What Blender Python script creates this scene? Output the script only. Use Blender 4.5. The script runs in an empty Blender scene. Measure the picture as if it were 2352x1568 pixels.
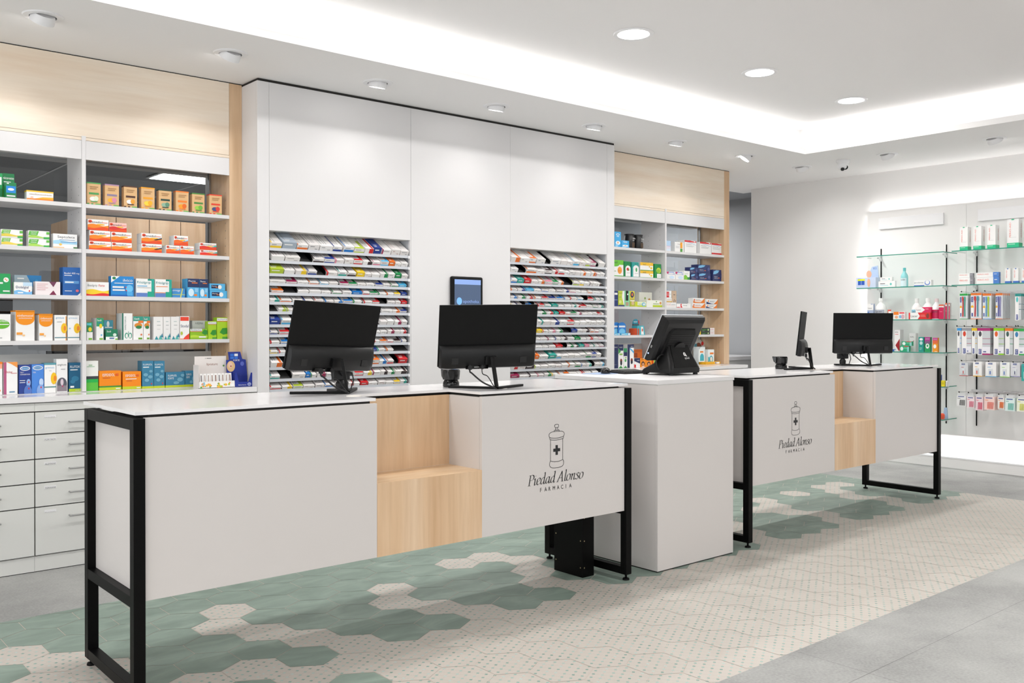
import bpy, math, random
from mathutils import Matrix, Vector

C = bpy.context.scene.collection
SC = bpy.context.scene
PI = math.pi
R = math.radians
rnd = random.Random(7)

# ------------------------------------------------------------------ camera
cam_data = bpy.data.cameras.new('camera')
cam_data.sensor_width = 36.0
cam_data.lens = 2135.0 / 2352.0 * 36.0
cam_data.shift_y = -0.0108
cam_data.clip_start = 0.05
cam_data.clip_end = 100
cam = bpy.data.objects.new('camera', cam_data)
C.objects.link(cam)
yaw, pit = R(49.53), R(-0.264)
fw = Vector((math.cos(yaw) * math.cos(pit), math.sin(yaw) * math.cos(pit), math.sin(pit)))
rt = Vector((math.sin(yaw), -math.cos(yaw), 0))
up = rt.cross(fw)
m = Matrix((rt, up, -fw)).transposed().to_4x4()
m.translation = Vector((0, 0, 1.31))
cam.matrix_world = m
SC.camera = cam

# ------------------------------------------------------------------ world, exposure
w = bpy.data.worlds.new('world')
SC.world = w
w.use_nodes = True
w.node_tree.nodes['Background'].inputs[0].default_value = (0.9, 0.95, 1.0, 1)
w.node_tree.nodes['Background'].inputs[1].default_value = 0.3
SC.view_settings.view_transform = 'Standard'
SC.view_settings.look = 'None'
SC.view_settings.gamma = 1.0
SC.view_settings.use_curve_mapping = False
SC.view_settings.exposure = 0.36

def aim(o, d):
    o.rotation_euler = Vector(d).to_track_quat('-Z', 'Y').to_euler()

def area(name, loc, d, sx, sy, power, col=(1, .99, .98), rot=None):
    l = bpy.data.lights.new(name, 'AREA')
    l.shape = 'RECTANGLE'; l.size = sx; l.size_y = sy; l.energy = power; l.color = col
    o = bpy.data.objects.new(name, l); C.objects.link(o); o.location = loc
    if rot is not None: o.rotation_euler = rot
    else: aim(o, d)
    return o

def spot(name, loc, d, power, ang=75, blend=.8, rad=.035, col=(1, .985, .97)):
    l = bpy.data.lights.new(name, 'SPOT')
    l.energy = power; l.spot_size = R(ang); l.spot_blend = blend; l.shadow_soft_size = rad; l.color = col
    o = bpy.data.objects.new(name, l); C.objects.link(o); o.location = loc; aim(o, d)
    return o

ZC = 2.844      # lower ceiling
ZU = 3.10       # recessed ceiling
RX, RY0, RY1, RX0 = 7.38, 1.75, 4.62, -2.2   # recess opening
# cove strips lying in the trough round the recess
COVE = 3.4
area('cove_light', ((RX0 + RX) / 2, RY1 + .06, ZC + .075), (0, .25, 1), RX - RX0, .02, COVE * 1.7, (1, .995, .985), rot=(PI - .2, 0, 0))
area('cove_light', (RX + .06, (RY0 + RY1) / 2, ZC + .075), (0, 0, 1), .02, RY1 - RY0, COVE * .55, (1, .995, .985), rot=(PI, .2, 0))
area('cove_light', ((RX0 + RX) / 2, RY0 - .06, ZC + .075), (0, 0, 1), RX - RX0, .02, COVE * 1.5, (1, .995, .985), rot=(PI + .2, 0, 0))
# unseen daylight-coloured fills, added behind and left of the camera to brighten the room
area('added_front_fill', (2.4, -3.62, 1.5), (0, 1, .08), 8.4, 2.1, 42, (.97, .985, 1))  # added fill from the front, not a known window
area('added_side_fill', (-4.15, 1.2, 1.6), (1, 0, .1), 7.6, 2.1, 125, (.97, .985, 1))  # added fill from the left, mainly for the right wall
# wall strips behind the right-hand display panel
area('panel_light', (8.775, 3.3, 2.455), (0, 0, 1), .02, 2.95, 2.4, (1, .99, .98), rot=(PI, .12, 0))
area('panel_light', (8.775, 3.3, .285), (0, 0, -1), .02, 2.95, 3, (1, .99, .98), rot=(0, -.12, 0))
area('panel_light', (8.775, 4.795, 1.37), (0, 1, 0), 2.1, .02, .8, (1, .995, .985), rot=(PI / 2, PI / 2, 0))

# ------------------------------------------------------------------ materials
MATS = {}
def lin(c):
    c = c / 255.0
    return c / 12.92 if c <= .04045 else ((c + .055) / 1.055) ** 2.4
def hexc(h):
    h = h.lstrip('#')
    return tuple(lin(int(h[i:i + 2], 16)) for i in (0, 2, 4)) + (1,)

def newmat(name, base=(.8, .8, .8, 1), rough=.5, metal=0, spec=.5):
    mt = bpy.data.materials.new(name); mt.use_nodes = True
    b = mt.node_tree.nodes['Principled BSDF']
    b.inputs['Base Color'].default_value = base
    b.inputs['Roughness'].default_value = rough
    b.inputs['Metallic'].default_value = metal
    b.inputs['Specular IOR Level'].default_value = spec
    MATS[name] = mt
    return mt, b

def mat(name):
    if name in MATS: return MATS[name]
    if name.startswith('#'):                      # printed card in one colour
        mt, b = newmat(name, hexc(name), .42)
        return mt
    raise KeyError(name)

newmat('white_laminate', hexc('#dddbdb'), .38)
newmat('counter_laminate', hexc('#d2cdca'), .42)
newmat('grey_laminate', hexc('#dcdcd8'), .45)
newmat('worktop', hexc('#eceaea'), .12)
newmat('wall_paint', hexc('#eae8e6'), .9)
newmat('ceiling_paint', hexc('#f4f2f1'), .95)
newmat('black_metal', hexc('#040404'), .45, 0, .12)
newmat('black_gap', hexc('#1c1916'), .7)
newmat('monitor_black', hexc('#080808'), .55, 0, .2)
newmat('monitor_housing', hexc('#0a0a0b'), .42, 0, .35)
newmat('gloss_black', hexc('#070708'), .15)
newmat('rubber', hexc('#101011'), .55)
newmat('chrome', (.75, .75, .76, 1), .22, 1)
newmat('steel', (.42, .42, .42, 1), .35, 1)
newmat('lip_metal', hexc('#c9ccd1'), .4, .2)
newmat('tray_dark', hexc('#3a3a3a'), .6)
newmat('lamp_white', hexc('#eeedee'), .4)
newmat('room_grey', hexc('#9a9c9f'), .9)
newmat('dark_grey', hexc('#3c3d3f'), .8)
newmat('gold', (.5, .42, .25, 1), .4, 1)
newmat('led_blue', hexc('#7fa8ff'), .4)
MATS['led_blue'].node_tree.nodes['Principled BSDF'].inputs['Emission Color'].default_value = (.3, .5, 1, 1)
MATS['led_blue'].node_tree.nodes['Principled BSDF'].inputs['Emission Strength'].default_value = 6
for nm, st in (('lamp_glow', 9), ('spot_glow', 14), ('tube_glow', 4)):
    mt, b = newmat(nm, (1, 1, 1, 1), .5)
    b.inputs['Emission Color'].default_value = (1, .98, .95, 1)
    b.inputs['Emission Strength'].default_value = st

def nodes(mt):
    return mt.node_tree.nodes, mt.node_tree.links
def coord(nt, lk, scale=(1, 1, 1), rot=(0, 0, 0), kind='Object'):
    tc = nt.new('ShaderNodeTexCoord'); mp = nt.new('ShaderNodeMapping')
    mp.inputs['Scale'].default_value = scale; mp.inputs['Rotation'].default_value = rot
    lk.new(tc.outputs[kind], mp.inputs['Vector'])
    return mp.outputs[0]
def ramp(nt, stops):
    r = nt.new('ShaderNodeValToRGB'); e = r.color_ramp.elements
    e[0].position, e[0].color = stops[0]
    e[1].position, e[1].color = stops[-1]
    for p, c in stops[1:-1]:
        k = e.new(p); k.color = c
    return r

def wood(name, scale, dark, mid, light, rough=.45, fine=(.91, .885, .86, 1)):
    mt, b = newmat(name, mid, rough)
    nt, lk = nodes(mt)
    v = coord(nt, lk, scale)
    n1 = nt.new('ShaderNodeTexNoise'); n1.inputs['Scale'].default_value = 1.0; n1.inputs['Detail'].default_value = 6; n1.inputs['Distortion'].default_value = .6
    lk.new(v, n1.inputs['Vector'])
    r = ramp(nt, [(.25, dark), (.5, mid), (.75, light)])
    lk.new(n1.outputs[0], r.inputs[0])
    v2 = coord(nt, lk, tuple(s * 7 for s in scale))
    n2 = nt.new('ShaderNodeTexNoise'); n2.inputs['Scale'].default_value = 1.0; n2.inputs['Detail'].default_value = 3
    lk.new(v2, n2.inputs['Vector'])
    r2 = ramp(nt, [(.32, fine), (.62, (1, 1, 1, 1))])
    lk.new(n2.outputs[0], r2.inputs[0])
    mx = nt.new('ShaderNodeMix'); mx.data_type = 'RGBA'; mx.blend_type = 'MULTIPLY'; mx.inputs[0].default_value = 1
    lk.new(r.outputs[0], mx.inputs[6]); lk.new(r2.outputs[0], mx.inputs[7])
    lk.new(mx.outputs[2], b.inputs['Base Color'])
    return mt
wood('wood_horizontal', (.55, 4, 7), hexc('#e8d4bd'), hexc('#eedfcc'), hexc('#f4eadc'), fine=(.965, .95, .935, 1))
wood('wood_vertical', (7, 7, .5), hexc('#cfaa84'), hexc('#dab995'), hexc('#e5caab'))
wood('wood_ledge', (1.2, 12, 12), hexc('#d9b58c'), hexc('#e6c7a2'), hexc('#eed6b8'))
wood('back_room_wood', (8, 8, .7), hexc('#a8896a'), hexc('#b8987a'), hexc('#c6aa8c'))

def concrete(name, a, b_, rough=.75):
    mt, b = newmat(name, a, rough)
    nt, lk = nodes(mt)
    v = coord(nt, lk)
    n1 = nt.new('ShaderNodeTexNoise'); n1.inputs['Scale'].default_value = 1.6; n1.inputs['Detail'].default_value = 8; n1.inputs['Roughness'].default_value = .65
    n2 = nt.new('ShaderNodeTexNoise'); n2.inputs['Scale'].default_value = 90; n2.inputs['Detail'].default_value = 3
    lk.new(v, n1.inputs['Vector']); lk.new(v, n2.inputs['Vector'])
    ad = nt.new('ShaderNodeMath'); ad.operation = 'MULTIPLY_ADD'; ad.inputs[1].default_value = .45
    lk.new(n2.outputs[0], ad.inputs[0]); lk.new(n1.outputs[0], ad.inputs[2])
    r = ramp(nt, [(.5, a), (.92, b_)]); lk.new(ad.outputs[0], r.inputs[0])
    # slab joints every 1.2 m
    lk.new(r.outputs[0], b.inputs['Base Color'])
    return mt
concrete('concrete', hexc('#8a8a88'), hexc('#adadaa'))

# sage green cement tile: cloudy
mt, b = newmat('tile_green', hexc('#84958a'), .5)
nt, lk = nodes(mt); v = coord(nt, lk, (1, 2.2, 1))
n = nt.new('ShaderNodeTexNoise'); n.inputs['Scale'].default_value = 4; n.inputs['Detail'].default_value = 4; n.inputs['Distortion'].default_value = 1.2
lk.new(v, n.inputs['Vector'])
r = ramp(nt, [(.3, hexc('#76877c')), (.55, hexc('#839489')), (.75, hexc('#93a397'))]); lk.new(n.outputs[0], r.inputs[0]); lk.new(r.outputs[0], b.inputs['Base Color'])
newmat('grout', hexc('#c9bdb2'), .85)
# cream tile with small green squares on a fine net
mt, b = newmat('tile_cream', hexc('#c0b8af'), .5)
nt, lk = nodes(mt)
P_ = .0345
v = coord(nt, lk, (1 / P_, 1 / P_, 1 / P_), (0, 0, R(-30)))
sp = nt.new('ShaderNodeSeparateXYZ'); lk.new(v, sp.inputs[0])
def mth(op, a=None, b2=None, va=None, vb=None):
    k = nt.new('ShaderNodeMath'); k.operation = op
    if a is not None: lk.new(a, k.inputs[0])
    elif va is not None: k.inputs[0].default_value = va
    if b2 is not None: lk.new(b2, k.inputs[1])
    elif vb is not None: k.inputs[1].default_value = vb
    return k.outputs[0]
def cell(o):                                   # distance from the nearest lattice line, 0..0.5
    return mth('ABSOLUTE', mth('SUBTRACT', mth('FRACT', mth('ADD', o, vb=100.0)), vb=.5))
cx, cy_ = cell(sp.outputs[0]), cell(sp.outputs[1])
dot = mth('MULTIPLY', mth('LESS_THAN', cx, vb=.155), mth('LESS_THAN', cy_, vb=.155))
net = mth('MAXIMUM', mth('LESS_THAN', cx, vb=.014), mth('LESS_THAN', cy_, vb=.014))
wn = nt.new('ShaderNodeTexWhiteNoise'); wn.noise_dimensions = '2D'
fl = nt.new('ShaderNodeVectorMath'); fl.operation = 'FLOOR'; lk.new(v, fl.inputs[0]); lk.new(fl.outputs[0], wn.inputs['Vector'])
rc = ramp(nt, [(0, hexc('#6f9389')), (.6, hexc('#93b0a7')), (1, hexc('#b4c4be'))]); lk.new(wn.outputs['Value'], rc.inputs[0])
m1 = nt.new('ShaderNodeMix'); m1.data_type = 'RGBA'; m1.inputs[6].default_value = hexc('#c0b8af'); m1.inputs[7].default_value = hexc('#aea69c')
lk.new(net, m1.inputs[0])
m2 = nt.new('ShaderNodeMix'); m2.data_type = 'RGBA'; lk.new(dot, m2.inputs[0]); lk.new(m1.outputs[2], m2.inputs[6]); lk.new(rc.outputs[0], m2.inputs[7])
lk.new(m2.outputs[2], b.inputs['Base Color'])

def glassmat(name, tint, gl=1.0, ior=1.5, rough=.0):
    mt = bpy.data.materials.new(name); mt.use_nodes = True; nt, lk = nodes(mt)
    nt.clear()
    o = nt.new('ShaderNodeOutputMaterial'); t = nt.new('ShaderNodeBsdfTransparent'); t.inputs[0].default_value = tint
    g = nt.new('ShaderNodeBsdfGlossy'); g.inputs['Roughness'].default_value = rough; g.inputs[0].default_value = (gl, gl, gl, 1)
    f = nt.new('ShaderNodeFresnel'); f.inputs[0].default_value = ior
    ge = nt.new('ShaderNodeNewGeometry'); fa = nt.new('ShaderNodeMath'); fa.operation = 'MULTIPLY_ADD'; fa.inputs[1].default_value = -1; fa.inputs[2].default_value = 1
    fb = nt.new('ShaderNodeMath'); fb.operation = 'MULTIPLY'      # reflect on the outer faces only
    lk.new(ge.outputs['Backfacing'], fa.inputs[0]); lk.new(fa.outputs[0], fb.inputs[0]); lk.new(f.outputs[0], fb.inputs[1])
    x = nt.new('ShaderNodeMixShader'); lk.new(fb.outputs[0], x.inputs[0]); lk.new(t.outputs[0], x.inputs[1]); lk.new(g.outputs[0], x.inputs[2]); lk.new(x.outputs[0], o.inputs[0])
    MATS[name] = mt
glassmat('partition_glass', (.80, .82, .83, 1))
glassmat('shelf_glass', (.92, .975, .96, 1))
newmat('glass_edge', hexc('#2f8f7c'), .15)
glassmat('blister', (.93, .93, .94, 1), 1.0, 1.45, .05)

# ------------------------------------------------------------------ mesh builder
class MB:
    def __init__(s):
        s.v = []; s.f = []; s.m = []; s.names = []
    def mi(s, name):
        if name not in s.names: s.names.append(name)
        return s.names.index(name)
    def add(s, vs, fs, mname):
        o = len(s.v); s.v += [tuple(p) for p in vs]; k = s.mi(mname)
        for f in fs: s.f.append(tuple(i + o for i in f)); s.m.append(k)
        return s
    def box(s, a, b, mname):
        x0, y0, z0 = a; x1, y1, z1 = b
        vs = [(x0, y0, z0), (x1, y0, z0), (x1, y1, z0), (x0, y1, z0), (x0, y0, z1), (x1, y0, z1), (x1, y1, z1), (x0, y1, z1)]
        return s.add(vs, [(0, 3, 2, 1), (4, 5, 6, 7), (0, 1, 5, 4), (1, 2, 6, 5), (2, 3, 7, 6), (3, 0, 4, 7)], mname)
    def cyl(s, c, r, h, mname, n=24, axis='z', r2=None, cap=True):
        r2 = r if r2 is None else r2
        vs = []
        for k, (rr, hh) in enumerate(((r, 0), (r2, h))):
            for i in range(n):
                a = 2 * PI * i / n; p = (rr * math.cos(a), rr * math.sin(a), hh)
                if axis == 'y': p = (p[0], p[2], p[1])
                if axis == 'x': p = (p[2], p[0], p[1])
                vs.append((p[0] + c[0], p[1] + c[1], p[2] + c[2]))
        fs = [(i, (i + 1) % n, n + (i + 1) % n, n + i) for i in range(n)]
        if cap: fs += [tuple(range(n - 1, -1, -1)), tuple(range(n, 2 * n))]
        return s.add(vs, fs, mname)
    def lathe(s, prof, mname, n=28, c=(0, 0, 0)):
        vs = []
        for r, z in prof:
            for i in range(n):
                a = 2 * PI * i / n; vs.append((c[0] + r * math.cos(a), c[1] + r * math.sin(a), c[2] + z))
        fs = []
        for k in range(len(prof) - 1):
            for i in range(n):
                j = (i + 1) % n
                fs.append((k * n + i, k * n + j, (k + 1) * n + j, (k + 1) * n + i))
        return s.add(vs, fs, mname)
    def prism(s, poly, h0, h1, mname, plane='xz'):
        # polygon in a plane, swept along the third axis from h0 to h1
        def pt(p, h):
            return {'xz': (p[0], h, p[1]), 'yz': (h, p[0], p[1]), 'xy': (p[0], p[1], h)}[plane]
        n = len(poly)
        vs = [pt(p, h0) for p in poly] + [pt(p, h1) for p in poly]
        fs = [tuple(range(n - 1, -1, -1)), tuple(range(n, 2 * n))] + [(i, (i + 1) % n, n + (i + 1) % n, n + i) for i in range(n)]
        return s.add(vs, fs, mname)
    def tube(s, pts, r, mname, n=8):
        pts = [Vector(p) for p in pts]; vs = []; fs = []
        for i, p in enumerate(pts):
            t = (pts[min(i + 1, len(pts) - 1)] - pts[max(i - 1, 0)]).normalized()
            a = Vector((0, 0, 1)) if abs(t.z) < .9 else Vector((1, 0, 0))
            u = t.cross(a).normalized(); w_ = t.cross(u)
            for k in range(n):
                q = p + u * (r * math.cos(2 * PI * k / n)) + w_ * (r * math.sin(2 * PI * k / n)); vs.append(tuple(q))
        for i in range(len(pts) - 1):
            for k in range(n):
                j = (k + 1) % n
                fs.append((i * n + k, i * n + j, (i + 1) * n + j, (i + 1) * n + k))
        fs += [tuple(range(n)), tuple(range((len(pts) - 1) * n, len(pts) * n))]
        return s.add(vs, fs, mname)
    def bar(s, a, b, w_, h, mname):
        a, b = Vector(a), Vector(b); t = (b - a).normalized()
        u = t.cross(Vector((0, 0, 1)))
        u = Vector((1, 0, 0)) if u.length < 1e-4 else u.normalized()
        k = u.cross(t)
        vs = [tuple(p + u * sx * w_ / 2 + k * sz * h / 2) for p in (a, b) for sx, sz in ((-1, -1), (1, -1), (1, 1), (-1, 1))]
        return s.add(vs, [(0, 1, 2, 3), (7, 6, 5, 4), (0, 4, 5, 1), (1, 5, 6, 2), (2, 6, 7, 3), (3, 7, 4, 0)], mname)
    def build(s, name, parent=None, loc=(0, 0, 0), rot=(0, 0, 0), smooth=False, bevel=0, label=None):
        me = bpy.data.meshes.new(name)
        me.from_pydata(s.v, [], s.f)
        for k in s.names: me.materials.append(mat(k))
        me.polygons.foreach_set('material_index', s.m)
        if smooth:
            me.polygons.foreach_set('use_smooth', [True] * len(s.f))
            try: me.set_sharp_from_angle(angle=R(35))
            except Exception: pass
        me.update()
        o = bpy.data.objects.new(name, me); C.objects.link(o)
        o.location = loc; o.rotation_euler = rot
        if parent is not None: o.parent = parent
        if bevel:
            bv = o.modifiers.new('bevel', 'BEVEL'); bv.width = bevel; bv.segments = 2; bv.limit_method = 'ANGLE'
        if label: o['label'] = label
        return o

def thing(name, label, cat, loc=(0, 0, 0), rot=(0, 0, 0), group=None):
    o = bpy.data.objects.new(name, None); C.objects.link(o); o.empty_display_size = .05
    o.location = loc; o.rotation_euler = rot
    return tag(o, label, cat, group)
def tag(o, label, cat, group=None):
    o['label'] = label; o['category'] = cat
    if group: o['group'] = group
    return o
def struct(o):
    o['kind'] = 'structure'
    return o
def bx(name, a, b, mname, parent=None, bevel=0, label=None, loc=(0, 0, 0), rot=(0, 0, 0)):
    return MB().box(a, b, mname).build(name, parent, loc, rot, bevel=bevel, label=label)

# ------------------------------------------------------------------ lettering
GLY = {}
def glyphs(txt):
    if txt not in GLY:
        cu = bpy.data.curves.new('lettering', 'FONT'); cu.body = txt; cu.size = 1; cu.resolution_u = 3
        ob = bpy.data.objects.new('lettering', cu)
        me = bpy.data.meshes.new_from_object(ob)
        vs = [(p.co.x, p.co.y) for p in me.vertices]; fs = [tuple(p.vertices) for p in me.polygons]
        bpy.data.meshes.remove(me); bpy.data.objects.remove(ob); bpy.data.curves.remove(cu)
        x0 = min(p[0] for p in vs); x1 = max(p[0] for p in vs)
        GLY[txt] = ([(p[0] - x0, p[1]) for p in vs], fs, x1 - x0)
    return GLY[txt]

def lettering(mb, txt, x, z, h, mname, y=0, width=None, vert=False, shear=0, orient='front'):
    """letters on a face that looks along -Y: x, z = lower left corner, h = cap height"""
    vs, fs, wd = glyphs(txt); s = h / .7; sx = s if width is None else width / wd
    out = []
    for a, b2 in vs:
        a2, b3 = (a * sx + b2 * s * shear), b2 * s
        if vert: a2, b3 = -b3, a2
        if orient == 'front': out.append((x + a2, y, z + b3))
        elif orient == 'right': out.append((y, x + a2, z + b3))
    mb.add(out, fs, mname)

# ------------------------------------------------------------------ printed cartons
E = .0004
def carton_mesh(wd, h, d, base, shapes, side=None):
    """carton standing on z=0, front face at y=0 looking along -Y"""
    mb = MB()
    x0, x1 = -wd / 2, wd / 2
    side = side or base
    vs = [(x0, 0, 0), (x1, 0, 0), (x1, d, 0), (x0, d, 0), (x0, 0, h), (x1, 0, h), (x1, d, h), (x0, d, h)]
    mb.add(vs, [(0, 1, 5, 4)], base)
    mb.add(vs, [(0, 3, 2, 1), (4, 5, 6, 7), (1, 2, 6, 5), (2, 3, 7, 6), (3, 0, 4, 7)], side)
    k = 1
    X = lambda u: x0 + u * wd
    for s in shapes:
        y = -E * k; t = s[0]; k += 1
        if t == 'r':
            _, u0, v0, u1, v1, c = s
            mb.add([(X(u0), y, v0 * h), (X(u1), y, v0 * h), (X(u1), y, v1 * h), (X(u0), y, v1 * h)], [(0, 1, 2, 3)], c)
        elif t == 'p':
            mb.add([(X(u), y, v * h) for u, v in s[1]], [tuple(range(len(s[1])))], s[2])
        elif t == 'e':
            _, cu, cv, ru, rv, c = s
            mb.add([(X(cu + ru * math.cos(2 * PI * i / 18)), y, (cv + rv * math.sin(2 * PI * i / 18)) * h) for i in range(18)], [tuple(range(18))], c)
        elif t == 't':
            _, txt, u, v, hh, c, wu = s[:7]
            lettering(mb, txt, X(u), v * h, hh * h, c, y, width=wu * wd)
        elif t == 'tv':
            _, txt, u, v, hh, c, wv = s[:7]
            lettering(mb, txt, X(u), v * h, hh * wd, c, y, width=wv * h, vert=True)
        elif t == 'w':                            # wave band
            _, v0, v1, amp, c = s
            n = 10
            top = [(X(i / n), y, min(1.0, v1 + amp * math.sin(2 * PI * i / n)) * h) for i in range(n + 1)]
            mb.add([(X(0), y, v0 * h), (X(1), y, v0 * h)] + top[::-1], [tuple(range(n + 3))], c)
        elif t == 'band':                         # colour wrapping round the sides too
            _, v0, v1, c = s
            g = E * k
            mb.box((x0 - g, -g, v0 * h), (x1 + g, d + g, v1 * h + (g if v1 >= 1 else 0)), c)
        elif t == 'sr':                           # rectangle on the +X side
            _, u0, v0, u1, v1, c = s
            xx = x1 + E
            mb.add([(xx, u0 * d, v0 * h), (xx, u1 * d, v0 * h), (xx, u1 * d, v1 * h), (xx, u0 * d, v1 * h)], [(0, 1, 2, 3)], c)
        elif t == 'st':
            _, txt, u, v, hh, c, wv = s
            vs2, fs2, w2 = glyphs(txt)
            sc = hh * d / .7
            mb.add([(x1 + E * 2, u * d - q * sc, v * h + p * wv * h / w2) for p, q in vs2], fs2, c)
    return mb

W_ = '#f2f1ef'; G1 = '#3a9b4a'; NV = '#1b2c63'; TL = '#0d8f80'; OR = '#f0801e'; RD = '#d8262b'; YL = '#f2cf2c'; BL = '#1f7fd0'; SK = '#55b4e6'; MR = '#8c1d3a'; KR = '#dcb27e'; GY = '#9a9da0'; LM = '#a9cf2d'; DK = '#25262a'; SB = '#3a7fa0'; OG = '#f58a1f'
def lines(u0, v0, u1, n, c=GY, step=.07, hh=.018):
    return [('r', u0, v0 - i * step, u1 - (.1 if i % 2 else 0), v0 - i * step + hh, c) for i in range(n)]
def kraft(top, lab, f1, f2):
    return (KR, [('band', .95, 1, top), ('r', .14, .47, .86, .56, lab), ('e', .45, .28, .26, .1, f1), ('e', .66, .3, .17, .11, f2), ('r', 0, 0, .16, .08, top), ('r', .3, 0, .45, .08, top), ('r', .6, 0, .98, .08, '#6fb25a')] + lines(.2, .8, .8, 2, '#a98050', .08, .03) + [('r', .25, .14, .75, .18, top)])
def fren(c1=OG, extra=()):
    return (W_, [('w', 0, .5, .09, c1), ('w', 0, .26, -.07, '#e84d1a'), ('e', .62, .54, .2, .07, '#f6b52a'), ('e', .12, .8, .09, .14, '#e8481c'), ('t', 'frenadol', .08, .68, .17, DK, .62), ('r', .68, .7, .95, .76, '#f0907a')] + list(extra))
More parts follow.
